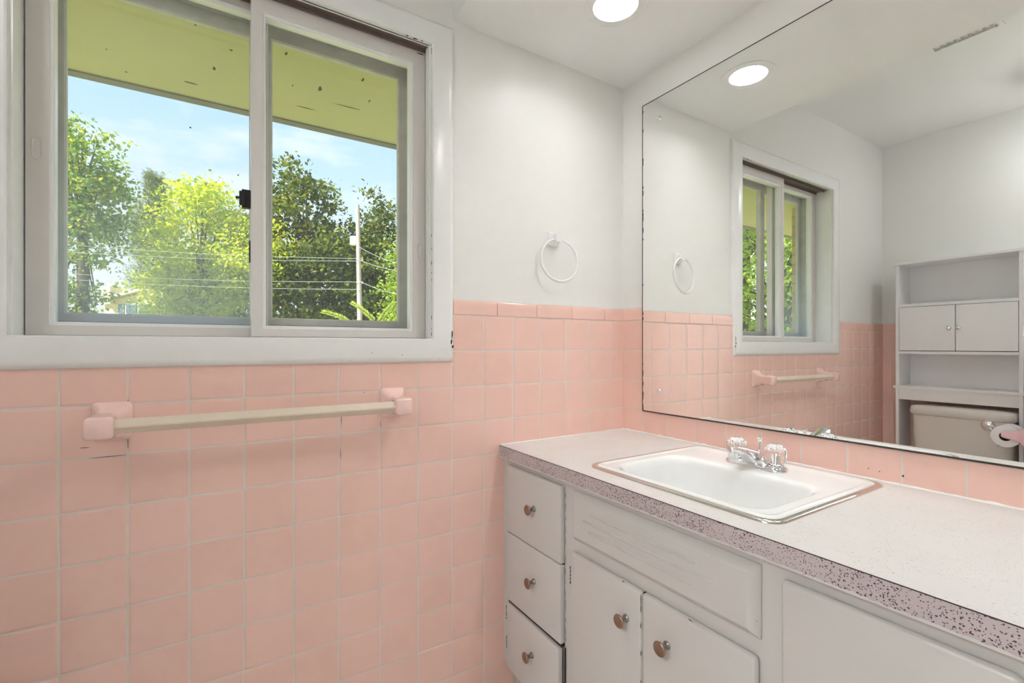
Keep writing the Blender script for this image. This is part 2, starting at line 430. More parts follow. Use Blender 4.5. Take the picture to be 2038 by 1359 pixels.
def wainscot(parent, lines, frame, lo, hi, hole=None, capstart=0.0, name='tile_wainscot', ztop=None):
    """lines: start of the columns along the wall; frame: origin,u,n"""
    o, u, n = (Vector(k) for k in frame); up = Vector((0, 0, 1))
    bm = B()
    for a, b in zip(lines, lines[1:]):
        a, b = max(a, lo), min(b, hi)
        if b - a < 0.008: continue
        for z1, z0 in zip(ROWS, ROWS[1:]):
            z0 = max(z0, 0.0)
            if z1 - z0 < 0.01: continue
            rs = [(a, b, z0, z1)]
            if hole: rs = cut(rs, hole)
            for r in rs: tile(bm, o + u * r[0] + up * r[2], u, up, n, r[1] - r[0], r[3] - r[2])
    tw = link(name, bm, 'tile', parent, 40); tw['kind'] = 'structure'
    # bullnose cap course
    bm = B(); s = capstart
    zc = ROWS[0]
    while s < hi:
        a, b = max(s, lo), min(s + 0.1535, hi)
        if b - a > 0.008:
            for r in (cut([(a, b, zc, CAP)], hole) if hole else [(a, b, zc, CAP)]):
                w = r[1] - r[0] - 0.0016; h = CAP - zc - 0.0022
                p0 = o + u * (r[0] + 0.0008) + up * (zc + 0.0011)
                prof = [(0, 0), (0, 0.0065), (0.002, 0.008), (h * 0.5, 0.0085), (h * 0.8, 0.008), (h * 0.93, 0.006), (h, 0.0025), (h, 0)]
                L = [[p0 + u * q + up * zz + n * d for zz, d in prof] for q in (0, 0.0012, w - 0.0012, w)]
                for k in (0, 3): L[k] = [p - n * 0.0012 if d > 0.002 else p for p, (zz, d) in zip(L[k], prof)]
                loft(bm, L, True, True, True)
        s += 0.1535
    cp = link('cap_tile_course', bm, 'tile', parent, 28); cp['kind'] = 'structure'
    # grout bed
    bm = B(); gz = 0.0050
    rs = [(lo, hi, 0.0, CAP - 0.001)]
    if hole: rs = cut(rs, hole)
    for r in rs:
        pa = [o + u * r[0] + up * r[2], o + u * r[1] + up * r[2], o + u * r[1] + up * r[3], o + u * r[0] + up * r[3]]
        loft(bm, [pa, [p + n * gz for p in pa]], True, False, True)
    gb = link('grout', bm, 'grout', parent); gb['kind'] = 'structure'
XL = [(i - 14.5947) * T for i in range(-8, 16)]
wainscot(wall_back, XL, ((0, 0, 0), (1, 0, 0), (0, -1, 0)), LW, 0.0, (CASE[0] + 0.004, CASE[1] - 0.0031, CASE[2] + 0.003, 3), (9.43 - 14.5947) * T - 0.1535 * 16)
YL = [0.0] + [(0.9724 + k) * T for k in range(0, 24)]
wainscot(wall_right, YL, ((0, 0, 0), (0, -1, 0), (-1, 0, 0)), 0.0045, 1.9, None, -0.02)
wainscot(wall_left, [0.0] + [0.05 + k * T for k in range(24)], ((LW, 0, 0), (0, -1, 0), (1, 0, 0)), 0.0045, 0.72, None, -0.03)

# ------------------------------------------------------------------ window
win = sempty('window_1')
def rloft(bm, loops, cap=False, mat=0): return loft(bm, [rectloop(*r, y) for r, y in loops], True, False, cap, mat)
bm = B()
prof = [(0.0, 0.004), (0.0, -0.011), (0.003, -0.0145), (0.052, -0.0175), (0.060, -0.0160), (0.0655, -0.012), (0.0685, -0.006), (0.0685, 0.0)]
# four mitred boards, a hair apart so that the mitres show
for k in range(4):
    L = []
    for d, y in prof:
        r = rectloop(*grow(WIN, d), y); a, b = Vector(r[k]), Vector(r[(k + 1) % 4])
        g = (b - a).normalized() * 0.0003; L.append([a + g, b - g])
    loft(bm, L, False)
for i, (x, z, w, h) in enumerate([(-0.7245, 1.150, 0.0022, 0.016), (-0.7265, 1.128, 0.0034, 0.008), (-0.7225, 1.114, 0.003, 0.006), (-0.878, 1.090, 0.004, 0.0012),
                                  (-0.962, 1.097, 0.002, 0.001), (-0.735, 1.128, 0.001, 0.001), (-0.742, 1.105, 0.001, 0.001), (-1.02, 1.075, 0.0015, 0.001), (-0.765, 1.076, 0.001, 0.001)]):
    chip(bm, (x, -0.0168, z), (1, 0, 0), (0, 0, 1), (0, -1, 0), w, h, 1, i)
for i, (x, y, w) in enumerate([(-0.86, -0.007, 0.004), (-0.835, -0.006, 0.008), (-0.815, -0.007, 0.003), (-1.15, -0.007, 0.005), (-1.185, -0.006, 0.003), (-1.24, -0.008, 0.006)]):
    chip(bm, (x, y, 2.0), (1, 0, 0), (0, 1, 0), (0, 0, -1), w, 0.0035, 1, 40 + i)
for i, z in enumerate([1.985, 1.975, 1.44, 1.40, 1.36, 1.33, 1.31, 1.165, 1.15, 1.2]):
    chip(bm, (-0.785, -0.006, z), (0, 1, 0), (0, 0, 1), (-1, 0, 0), 0.0025, random.uniform(0.002, 0.008), 1, 60 + i)
struct(link('window_casing', bm, ['trimw', 'chip'], win, 35))
# jamb lining
bm = B()
x0, x1, z0, z1 = WIN
box(bm, (x0 - 0.0115, 0.0005, z0 - 0.0115), (x0, 0.118, z1 + 0.01)); box(bm, (x1, 0.0005, z0 - 0.0115), (x1 + 0.0115, 0.118, z1 + 0.01))
box(bm, (x0, 0.0005, z0 - 0.0115), (x1, 0.118, z0)); box(bm, (x0, 0.0005, z1), (x1, 0.010, z1 + 0.0115))
box(bm, (x0, 0.0, z0), (x0 + 0.006, 0.040, z1)); box(bm, (x1 - 0.006, 0.0, z0), (x1, 0.026, z1))
struct(link('window_jamb', bm, 'trimw', win))
bm = B(); box(bm, (x0, 0.010, z1 + 0.006), (x1, 0.118, z1 + 0.0115)); box(bm, (x0, 0.034, z1 - 0.004), (x1, 0.038, z1 + 0.0115)); box(bm, (x0, 0.078, z1 - 0.004), (x1, 0.081, z1 + 0.0115))
struct(link('window_track', bm, 'track', win))

def sash(outer, inner, y0, y1, glass, name='sash'):
    bm = B(); lip = grow(inner, 0.0075)
    rloft(bm, [(outer, y1), (outer, y0 + 0.001), (grow(outer, -0.001), y0), (grow(lip, 0.0006), y0), (lip, y0 + 0.0006)])
    s = struct(link(name, bm, 'vinyl', win, 30))
    bm = B(); rloft(bm, [(lip, y0 + 0.0006), (lip, y0 + 0.004), (grow(inner, 0.002), y0 + 0.005), (inner, y0 + 0.008), (inner, y1)])
    struct(link('glazing_bead', bm, 'lip', s, 30))
    bm = B(); g = grow(inner, 0.004); yg = y0 + 0.016; box(bm, (g[0], yg, g[2]), (g[1], yg + 0.003, g[3]))
    struct(link('pane', bm, glass, s)); return s
def pull(s, x, z, y):
    """recessed finger slot: a capsule-shaped dish let into the stile"""
    bm = B(); L = []
    for hx, hz, yy in ((0.0082, 0.0230, -0.0002), (0.0074, 0.0222, -0.0020), (0.0064, 0.0212, -0.0018), (0.0056, 0.0204, -0.0004)):
        L.append([(p[0], y + yy, p[1]) for p in [(a, b) for a, b, _ in rrect(x, z, hx, hz, hx, 0, 6)]])
    loft(bm, L, True, False, True); link('finger_pull', bm, 'vinyl', s, 60)
rear = sash((x0 + 0.002, -1.205, z0 + 0.002, z1 + 0.003), (-1.617, -1.245, 1.1685, 1.972), 0.084, 0.112, 'glassdusty')
front = sash((-1.2466, x1 - 0.001, z0 + 0.002, z1 + 0.003), (-1.2135, -0.832, 1.1675, 1.953), 0.042, 0.072, 'glass')
pull(rear, -1.6445, 1.535, 0.084); pull(front, -0.8035, 1.4, 0.042)
bm = B(); chip(bm, (-0.80, 0.0416, 1.992), (1, 0, 0), (0, 0, 1), (0, -1, 0), 0.012, 0.002, 0, 91); struct(link('worn_spot', bm, 'chip', front))

# storm window: aluminium surround, two glazed panels, dusty sill channel
bm = B()
box(bm, (x0 - 0.0115, 0.118, z0 - 0.0115), (x0 + 0.022, 0.175, z1 + 0.0115)); box(bm, (x1 - 0.022, 0.118, z0 - 0.0115), (x1 + 0.0115, 0.175, z1 + 0.0115))
box(bm, (x0 + 0.022, 0.118, z1 - 0.012), (x1 - 0.022, 0.175, z1 + 0.0115))
storm = struct(link('storm_frame', bm, 'alu', win))
bm = B(); box(bm, (x0 + 0.022, 0.112, z0 - 0.0115), (x1 - 0.022, 0.175, z0 + 0.026)); box(bm, (x0 + 0.022, 0.128, z0 + 0.02), (x1 - 0.022, 0.134, z0 + 0.036))
struct(link('sill_channel', bm, 'dirty', storm))
def stormpanel(outer, inner, y0, y1, glass):
    bm = B(); rloft(bm, [(outer, y1), (outer, y0), (grow(inner, 0.004), y0), (grow(inner, 0.001), y0 + 0.003), (inner, y0 + 0.004), (inner, y1)])
    s = struct(link('storm_panel', bm, 'alu', win, 30))
    bm = B(); g = grow(inner, 0.003); box(bm, (g[0], y0 + 0.010, g[2]), (g[1], y0 + 0.012, g[3])); struct(link('pane', bm, glass, s)); return s
sp = stormpanel((-1.226, x1 - 0.020, z0 + 0.03, z1 - 0.010), (-1.190, -0.838, 1.193, 1.951), 0.136, 0.152, 'glass')
sq = stormpanel((x0 + 0.020, -1.205, z0 + 0.03, z1 - 0.010), (-1.612, -1.2445, 1.193, 1.951), 0.154, 0.170, 'glass')
# sash lock on the meeting stile
bm = B(); box(bm, (-1.266, 0.066, 1.466), (-1.2465, 0.083, 1.512), 0.001); box(bm, (-1.272, 0.058, 1.47), (-1.260, 0.066, 1.505), 0.001)
lathe(bm, (-1.272, 0.062, 1.488), (-1, 0, 0), [(0, 0.003), (0.005, 0.004), (0.008, 0.002)], 10)
lk = struct(link('sash_lock', bm, 'black', win)); 
bm = B(); box(bm, (-1.2495, 0.074, 1.33), (-1.2465, 0.083, 1.385)); struct(link('felt_strip', bm, 'black', win))

# ------------------------------------------------------------------ mirror
MY0, MY1, MZ0, MZ1 = -1.95, -0.1083, 0.8824, 1.9835
mir = thing('wall_mirror', (-0.006, -0.6, MZ0), 'large frameless plate mirror with a dark edge on the wall above the vanity', 'mirror')
bm = B(); box(bm, (-0.0125, MY0, MZ0), (-0.009, MY1, MZ1)); link('mirror_glass', bm, 'mirror', mir)
bm = B()
e = 0.0022; X = -0.0131
for lo, hi in (((MY0, MZ0 - 0.003), (MY1, MZ0 + 0.0012)), ((MY0, MZ1 - 0.0016), (MY1, MZ1 + 0.0008)), ((MY1 - 0.0016, MZ0), (MY1 + 0.0012, MZ1))):
    box(bm, (X, lo[0], lo[1]), (-0.009, hi[0], hi[1]))
for i in range(26):                       # tarnish creeping in from the edge
    z = random.uniform(MZ0, MZ1); chip(bm, (X, MY1 - 0.0022, z), (0, 1, 0), (0, 0, 1), (-1, 0, 0), 0.0016, random.uniform(0.003, 0.012), 0, 200 + i)
link('mirror_edge', bm, 'mirroredge', mir)
for z in (1.9085, 0.9563):
    bm = B(); lathe(bm, (-0.0125, -0.1835, z), (-1, 0, 0), [(0, 0.0095), (0.002, 0.0095), (0.0045, 0.0075), (0.0052, 0.005), (0.0042, 0.003), (0.0038, 0.001)], 24)
    link('mirror_clip', bm, 'chrome', mir, 30)
bm = B()
box(bm, (-0.0085, MY0, MZ0 - 0.001), (-0.0005, MY1 - 0.004, MZ1 - 0.002)); link('mirror_backing', bm, 'dark', mir)

# ------------------------------------------------------------------ vanity cabinets
FX = -0.537; OX = -0.5535; CB = 0.108; CT = 0.762
def carcass(bm, ya, yb, openings, rail_top=CT):
    # sides, floor, back and a face frame with openings cut as separate rails/stiles
    box(bm, (FX + 0.016, ya - 0.012, CB), (-0.012, ya, CT)); box(bm, (FX + 0.016, yb, CB), (-0.012, yb + 0.012, CT))
    box(bm, (FX + 0.016, yb + 0.012, CB), (-0.012, ya - 0.012, CB + 0.014)); box(bm, (-0.024, yb + 0.012, CB + 0.014), (-0.012, ya - 0.012, CT - 0.01))
    ys = sorted({ya, yb, *[o[0] for o in openings], *[o[1] for o in openings]}); zs = sorted({CB, CT, *[o[2] for o in openings], *[o[3] for o in openings]})
    for a, b in zip(ys, ys[1:]):
        for c, d in zip(zs, zs[1:]):
            my, mz = (a + b) / 2, (c + d) / 2
            if any(o[0] < my < o[1] and o[2] < mz < o[3] for o in openings): continue
            box(bm, (FX, a, c), (FX + 0.016, b, d))
    bmesh.ops.remove_doubles(bm, verts=bm.verts[:], dist=1e-5)
def front_panel(y0, y1, z0, z1, bev=0.004, t=None):
    bm = B(); box(bm, (OX, y0, z0), (FX - 0.0006, y1, z1), bev, 3); return bm
def knob(parent, y, z, x=OX, s=1.0):
    bm = B(); lathe(bm, (x, y, z), (-1, 0, 0), [(0, 0.0085), (0.002, 0.0085), (0.004, 0.006), (0.009, 0.0048), (0.014, 0.0055), (0.018, 0.0085), (0.020, 0.010)], 20)
    k = link('knob', bm, 'nickel', parent, 40)
    bm = B(); lathe(bm, (x - 0.0195, y, z), (-1, 0, 0), [(0, 0.009), (0.0015, 0.0138), (0.004, 0.0150), (0.0055, 0.0142), (0.0062, 0.0128), (0.0052, 0.0105), (0.0044, 0.006), (0.0042, 0.001)], 26)
    link('knob_face', bm, 'copper', k, 40); return k
def hinge(parent, y, z, h=0.05, x=FX):
    bm = B(); lathe(bm, (x - 0.0012, y, z - h / 2), (0, 0, 1), [(0, 0.0028), (h, 0.0028)], 10)
    for k in range(5): chip(bm, (x - 0.0044, y + random.uniform(-0.0012, 0.0012), z - h / 2 + (k + 0.5) * h / 5), (0, 1, 0), (0, 0, 1), (-1, 0, 0), 0.0024, h / 8, 1, int(z * 1000) + k)
    return link('hinge', bm, ['cabinet', 'chip'], parent)
def gaps(bm, spots, x, seed=0):
    for i, (y, z, w, h) in enumerate(spots): k = B(); chip(k, (x, y, z), (0, 1, 0), (0, 0, 1), (-1, 0, 0), w, h, 0, seed + i); link('paint_chip', k, 'chip', bm)

ya, yb, yc, yd = -0.003, -0.3265, -0.8875, -1.215
dc = thing('drawer_cabinet', (-0.3, -0.16, CB), 'narrow white painted cabinet with three stacked knobbed fronts, against the pink tiled wall', 'cabinet')
bm = B(); carcass(bm, ya, yb, [(-0.305, -0.06, 0.55, 0.735), (-0.305, -0.06, 0.335, 0.525), (-0.305, -0.06, 0.13, 0.312)]); link('cabinet_body', bm, 'cabinet', dc)
def drawer(z0, z1, kz, lab=None):
    d = link('drawer', front_panel(-0.3205, -0.0495, z0, z1), 'cabinet', dc, 30)
    bm = B(); yy0, yy1 = -0.300, -0.066; zz0, zz1 = z0 + 0.022, z1 - 0.03          # the box behind the front
    box(bm, (FX + 0.002, yy0, zz0), (-0.08, yy0 + 0.01, zz1)); box(bm, (FX + 0.002, yy1 - 0.01, zz0), (-0.08, yy1, zz1)); box(bm, (FX + 0.002, yy0, zz0 - 0.006), (-0.08, yy1, zz0)); box(bm, (-0.09, yy0, zz0), (-0.08, yy1, zz1))
    link('drawer_box', bm, 'shelf', d); knob(d, -0.1985, kz); return d
d1 = drawer(0.5395, 0.7455, 0.6515); d2 = drawer(0.328, 0.5365, 0.444)
bm = B(); box(bm, (FX - 0.004, -0.3245, 0.118), (FX - 0.001, -0.3212, 0.318)); link('gap_shade_strip', bm, 'dark', dc)  # dark strip standing in for shade beside the ajar door
# lowest front is a little hinged door standing ajar
dd = link('door', front_panel(-0.3205, -0.0495, 0.116, 0.3185), 'cabinet', dc, 30)
kd = knob(dd, -0.195, 0.2335)
hp = Vector((FX, -0.0495, 0)); Rm = Matrix.Translation(hp) @ Matrix.Rotation(math.radians(-1.6), 4, 'Z') @ Matrix.Translation(-hp)
def spin(o, Rm):
    o.data.transform(Rm)
    for c in o.children: spin(c, Rm)
spin(dd, Rm)
hinge(dd, -0.0515, 0.287, 0.042, OX + 0.0022); hinge(dd, -0.0515, 0.197, 0.038, OX + 0.0022)
for za, zb, xx in ((0.3195, 0.3275, 0.010), (0.5367, 0.5393, 0.0055)): bm = B(); box(bm, (FX - xx, -0.3195, za), (FX - 0.001, -0.052, zb)); link('gap_shade_strip', bm, 'dark', dc)  # dark strips put in as shade between the stacked fronts
gaps(dc, [(-0.3225, z, 0.0009, random.uniform(0.004, 0.02)) for z in [0.34, 0.36, 0.39, 0.43, 0.46, 0.49, 0.52, 0.55, 0.60, 0.63, 0.66, 0.69, 0.72]], FX, 300)
gaps(dc, [(-0.29, 0.364, 0.0015, 0.0012), (-0.2, 0.298, 0.0022, 0.0012)], OX - 0.0002, 340)

sk = thing('sink_cabinet', (-0.3, -0.6, CB), 'white painted cabinet under the sink with a grooved false front and two doors', 'cabinet')
bm = B(); carcass(bm, yb, yc, [(-0.838, -0.375, 0.15, 0.575)]); link('cabinet_body', bm, 'cabinet', sk)
# false front: thick board with wide bevelled edge and three routed grooves
bm = B()
PX = -0.556
zlo, zhi = 0.6195, 0.7455; py0, py1 = -0.8525, -0.362
r0 = [(FX - 0.0006, py0, zlo), (FX - 0.0006, py1, zlo), (FX - 0.0006, py1, zhi), (FX - 0.0006, py0, zhi)]
def inset(r, d, x): return [(x, r[0][1] + d, r[0][2] + d), (x, r[1][1] - d, r[1][2] + d), (x, r[2][1] - d, r[2][2] - d), (x, r[3][1] + d, r[3][2] - d)]
loft(bm, [r0, inset(r0, 0.0, FX - 0.004), inset(r0, 0.001, FX - 0.006), inset(r0, 0.014, PX + 0.001), inset(r0, 0.016, PX)], True, False, True)
fp = link('false_drawer_front', bm, 'cabinet', sk, 25)
for k, (za, a, b) in enumerate([(0.7065, -0.735, -0.437), (0.6845, -0.772, -0.412), (0.663, -0.726, -0.433)]):
    bm = B(); n = 3                                # half-round bead running along the board
    L = []
    for y in (a, a + 0.004, b - 0.004, b):
        s = 0.25 if y in (a, b) else 1
        L.append([(PX + 0.0004, y, za + 0.0036 * s), (PX - 0.0026 * s, y, za + 0.0031 * s), (PX - 0.0044 * s, y, za + 0.0008), (PX - 0.0030 * s, y, za - 0.0012 * s), (PX + 0.0004, y, za - 0.0034 * s)])
    loft(bm, L, True, True, True); link('groove', bm, 'cabinet', fp, 60)
def door(y0, y1, z0, z1, ky, kz, par):
    d = link('door', front_panel(y0, y1, z0, z1, 0.008), 'cabinet', par, 30); 
    if ky: knob(d, ky, kz)
    return d
dl = door(-0.5975, -0.362, 0.125, 0.5905, -0.5555, 0.5145, sk); hinge(dl, -0.3655, 0.532, 0.045, OX + 0.0016); hinge(dl, -0.3655, 0.2, 0.045, OX + 0.0016)
dr = door(-0.8505, -0.5992, 0.125, 0.5905, -0.667, 0.5145, sk); hinge(dr, -0.8475, 0.2, 0.045, OX + 0.0016)
bm = B(); box(bm, (FX - 0.008, -0.5991, 0.127), (FX - 0.001, -0.5976, 0.588)); link('gap_shade_strip', bm, 'dark', sk)  # dark strip standing in for shade between the two doors
gaps(sk, [(-0.598, z, 0.0012, random.uniform(0.003, 0.012)) for z in [0.575, 0.555, 0.52, 0.46, 0.40, 0.36, 0.33]], OX - 0.0001, 400)
gaps(sk, [(-0.842, 0.683, 0.003, 0.0012), (-0.848, 0.650, 0.0015, 0.001)], FX - 0.009, 430); gaps(sk, [(-0.545, 0.5905, 0.004, 0.0012), (-0.72, 0.5905, 0.008, 0.0012)], OX + 0.002, 450)

rc = thing('side_cabinet', (-0.3, -1.05, CB), 'white painted vanity cabinet with one plain wide door, at the right edge of the photo', 'cabinet')
bm = B(); carcass(bm, yc, yd, [(-1.14, -0.91, 0.15, 0.72)]); link('cabinet_body', bm, 'cabinet', rc)
door(-1.160, -0.8905, 0.125, 0.7405, None, 0, rc)
# toe kick and cove base under the row of cabinets
tk = thing('toe_kick', (-0.47, -0.6, 0), 'recessed toe board coloured dark for shade, with pale cove base below the vanity cabinets', 'toe kick')
bm = B(); box(bm, (-0.475, -1.21, 0.0), (-0.46, -0.012, CB - 0.001)); link('toe_board', bm, 'dark', tk)  # board coloured dark to stand in for the shade of the recess
bm = B()
L = []
for y in (-1.21, -0.05, -0.028, -0.016, -0.012):
    h = {-0.012: 0.060, -0.016: 0.074, -0.028: 0.084}.get(y, 0.088)
    L.append([(-0.4752, y, 0.0), (-0.512, y, 0.0), (-0.503, y, 0.006), (-0.4970, y, 0.018), (-0.4960, y, h - 0.004), (-0.4935, y, h), (-0.4752, y, h)])
loft(bm, L, True, True, True); link('cove_base', bm, 'cove', tk, 50)

# ------------------------------------------------------------------ countertop
ct = thing('countertop', (-0.28, -0.6, CT), 'white flecked laminate countertop with a speckled front edge on the vanity', 'countertop')
HX0, HX1, HY0, HY1 = -0.482, -0.047, -0.840, -0.368
bm = B()
def slab(x0, x1, y0, y1, z0, z1):
    o = lambda z: [(x0, y0, z), (x1, y0, z), (x1, y1, z), (x0, y1, z)]; h = lambda z: [(HX0, HY0, z), (HX1, HY0, z), (HX1, HY1, z), (HX0, HY1, z)]
    loft(bm, [h(z1), o(z1), o(z0), h(z0), h(z1)], True); bmesh.ops.remove_doubles(bm, verts=bm.verts[:], dist=1e-6)
slab(-0.5548, -0.0095, -1.222, -0.0095, CT, 0.80); link('laminate_top', bm, 'counter', ct)
bm = B(); n = 160; L = []
for i in range(n + 1):
    y = -0.0095 + (-1.222 + 0.0095) * i / n; zb = 0.7665 + random.gauss(0, 0.0006) - (0.0015 if random.random() < 0.06 else 0)
    L.append([(-0.5549, y, 0.7992), (-0.5562, y, 0.7992), (-0.5564, y, 0.7985), (-0.5564, y, zb), (-0.5549, y, zb)])
loft(bm, L, True, True, True); link('edge_band', bm, 'edge', ct)
bm = B(); box(bm, (-0.5566, -1.222, 0.7991), (-0.5546, -0.0095, 0.80008)); link('edge_seam', bm, 'dark', ct)
bm = B()
for (y0, y1) in ((-1.22, -0.0095),):
    n = 90; pts = []; rr = []
    for i in range(n + 1): pts.append((-0.0088, y0 + (y1 - y0) * i / n, 0.8005)); rr.append(0.0026 + abs(random.gauss(0, 0.0012)))
    tube(bm, pts, rr, 8)
tube(bm, [(-0.55, -0.0085, 0.8003), (-0.0095, -0.0085, 0.8003)], 0.0022, 8)
link('caulk_bead', bm, 'caulk', ct, 60)
bm = B()
for i, (y, z, w) in enumerate([(-0.805, 0.8245, 0.0016), (-0.827, 0.822, 0.0016), (-0.871, 0.822, 0.003)]): chip(bm, (-0.0064, y, z), (0, 1, 0), (0, 0, 1), (-1, 0, 0), w, w * 0.8, 0, 500 + i)
o = link('tile_nick', bm, 'black', wall_right); o['kind'] = 'structure'

# ------------------------------------------------------------------ sink
sn = thing('bathroom_sink', (-0.264, -0.604, 0.80), 'rectangular white drop-in sink with a thin steel rim set in the countertop', 'sink')
SCX, SCY, SHX, SHY = -0.2635, -0.6043, 0.2325, 0.2495
bm = B()
loft(bm, [rrect(SCX, SCY, SHX - d, SHY - d, 0.036 - d * 0.6, 0.80 + z, 8) for d, z in ((0.0, 0.0003), (0.0006, 0.0028), (0.002, 0.0042), (0.006, 0.0052), (0.0105, 0.0054), (0.0125, 0.0046), (0.0128, 0.001))], True)
link('steel_rim', bm, 'rim', sn, 50)
bm = B(); BX, BY, BHX, BHY = -0.3325, -0.605, 0.1275, 0.1985
def sm(a, b, x): t = min(1, max(0, (x - a) / (b - a))); return t * t * (3 - 2 * t)
o0 = rrect(SCX, SCY, SHX - 0.0128, SHY - 0.0128, 0.026, 0.8012, 8)
o1 = rrect(SCX, SCY, SHX - 0.0150, SHY - 0.0150, 0.026, 0.8065, 8)
o2 = rrect(SCX, SCY, SHX - 0.0205, SHY - 0.0205, 0.024, 0.8082, 8)
op = rrect(BX, BY, BHX, BHY, 0.055, 0.8055, 8)
L = [o0, o1, o2]
for k in range(1, 9):
    t = k / 9; L.append([tuple(Vector(a).lerp(Vector(b), t)) for a, b in zip(o2, op)])
L = L[:3] + [[(x, y, 0.8055 + (0.0027 * (1 - sm(0, 0.25, (i + 1) / 9)))) for x, y, z in lp] for i, lp in enumerate(L[3:])]
for d, z, r, sh in ((0, 0.8050, 0.055, 0), (0.004, 0.8028, 0.054, 0), (0.008, 0.797, 0.053, 0), (0.012, 0.785, 0.052, 0), (0.018, 0.75, 0.052, 0), (0.025, 0.71, 0.052, 0), (0.034, 0.68, 0.052, 0), (0.050, 0.662, 0.05, 0), (0.075, 0.652, 0.045, 0), (0.1, 0.648, 0.02, 0)):
    L.append(rrect(BX, BY, BHX - d, BHY - d, max(0.008, r - d * 0.2), z, 8))
loft(bm, L, True, False, True)
link('basin', bm, 'porcelain', sn, 70)
bm = B(); lathe(bm, (BX, BY, 0.6482), (0, 0, 1), [(0, 0.024), (0.002, 0.024), (0.003, 0.021), (0.001, 0.016), (0.0005, 0.002)], 24); link('drain', bm, 'chrome', sn, 40)

# ------------------------------------------------------------------ faucet
fz = 0.8060
fa = thing('faucet', (-0.145, -0.609, fz), 'low chrome two-handle faucet with clear fluted knobs on the back ledge of the sink', 'faucet')
FXC, FYC = -0.145, -0.609
bm = B()
loft(bm, [rrect(FXC, FYC, 0.0265 - d, 0.0785 - d, 0.0265 - d, fz + z, 10) for d, z in ((0, 0), (0, 0.004), (0.0015, 0.0075), (0.005, 0.0105), (0.010, 0.0125), (0.016, 0.0135))], True, True, True)
for s in (-1, 1): lathe(bm, (FXC, FYC + s * 0.051, fz + 0.010), (0, 0, 1), [(0, 0.021), (0.004, 0.0195), (0.007, 0.016), (0.008, 0.013)], 28)
# saddle between the handles
L = []
for dy, top, w in ((-0.044, 0.010, 0.018), (-0.034, 0.017, 0.020), (-0.024, 0.025, 0.0215), (-0.012, 0.031, 0.0225), (0, 0.033, 0.0225), (0.012, 0.031, 0.0225), (0.024, 0.025, 0.0215), (0.034, 0.017, 0.020), (0.044, 0.010, 0.018)):
    lp = []
    for k in range(13):
        a = PI * k / 12; lp.append((FXC + 0.004 + w * math.cos(a), FYC + dy, fz + 0.005 + (top) * math.sin(a) ** 0.7))
    L.append(lp)
loft(bm, L, True, True, True)
link('faucet_base', bm, 'chrome', fa, 60)
bm = B(); L = []
for x, top, bot, w in ((-0.122, 0.026, 0.006, 0.012), (-0.130, 0.034, 0.004, 0.018), (-0.145, 0.0405, 0.004, 0.0215), (-0.160, 0.0455, 0.005, 0.0210), (-0.172, 0.0490, 0.010, 0.0195), (-0.185, 0.0525, 0.022, 0.0180), (-0.200, 0.0560, 0.0335, 0.0168), (-0.216, 0.0595, 0.0415, 0.0160), (-0.230, 0.0622, 0.0455, 0.0155), (-0.243, 0.0642, 0.047, 0.0150), (-0.252, 0.0645, 0.0472, 0.0120), (-0.2565, 0.0640, 0.0475, 0.007)):
    L.append([(x, FYC + w * (abs(math.cos(a)) ** 0.55) * (1 if math.cos(a) >= 0 else -1), fz + (top + bot) / 2 + (top - bot) / 2 * (abs(math.sin(a)) ** 0.6) * (1 if math.sin(a) >= 0 else -1)) for a in [2 * PI * k / 24 for k in range(24)]])
loft(bm, L, True, True, True)
sp_ = link('spout', bm, 'chrome', fa, 60)
bm = B(); lathe(bm, (-0.2405, FYC, fz + 0.0300), (0, 0, 1), [(0, 0.0095), (0.0005, 0.0118), (0.010, 0.0125), (0.0180, 0.0128)], 24); link('aerator', bm, 'chrome', sp_, 40)
bm = B(); lathe(bm, (-0.126, FYC, fz + 0.004), (0, 0, 1), [(0, 0.0028), (0.054, 0.0028), (0.056, 0.0045), (0.0585, 0.0048), (0.060, 0.0030), (0.063, 0.0035), (0.066, 0.0065), (0.068, 0.0068), (0.0695, 0.004)], 18); link('lift_rod', bm, 'chrome', fa, 40)
for s in (-1, 1):
    bm = B(); fl = lambda a, h: 1 + (0.055 * math.cos(14 * a) if 0.003 < h < 0.041 else 0)
    KZ = 1.14
    lathe(bm, (FXC, FYC + s * 0.051, fz + 0.0185), (0, 0, 1), [(h_ * KZ, r_) for h_, r_ in [(0, 0.017), (0.001, 0.0195), (0.004, 0.0215), (0.014, 0.0235), (0.026, 0.0245), (0.031, 0.0235), (0.0355, 0.0200), (0.038, 0.0165), (0.0405, 0.0150), (0.0425, 0.010), (0.043, 0.002)]], 84, mod=fl)
    k = link('handle', bm, 'acrylic', fa, 60); k['label'] = 'clear fluted acrylic faucet knob'
    bm = B(); lathe(bm, (FXC, FYC + s * 0.051, fz + 0.0195), (0, 0, 1), [(0, 0.008), (0.018, 0.0075), (0.022, 0.006), (0.024, 0.003)], 14); link('handle_stem', bm, 'chrome', k, 40)

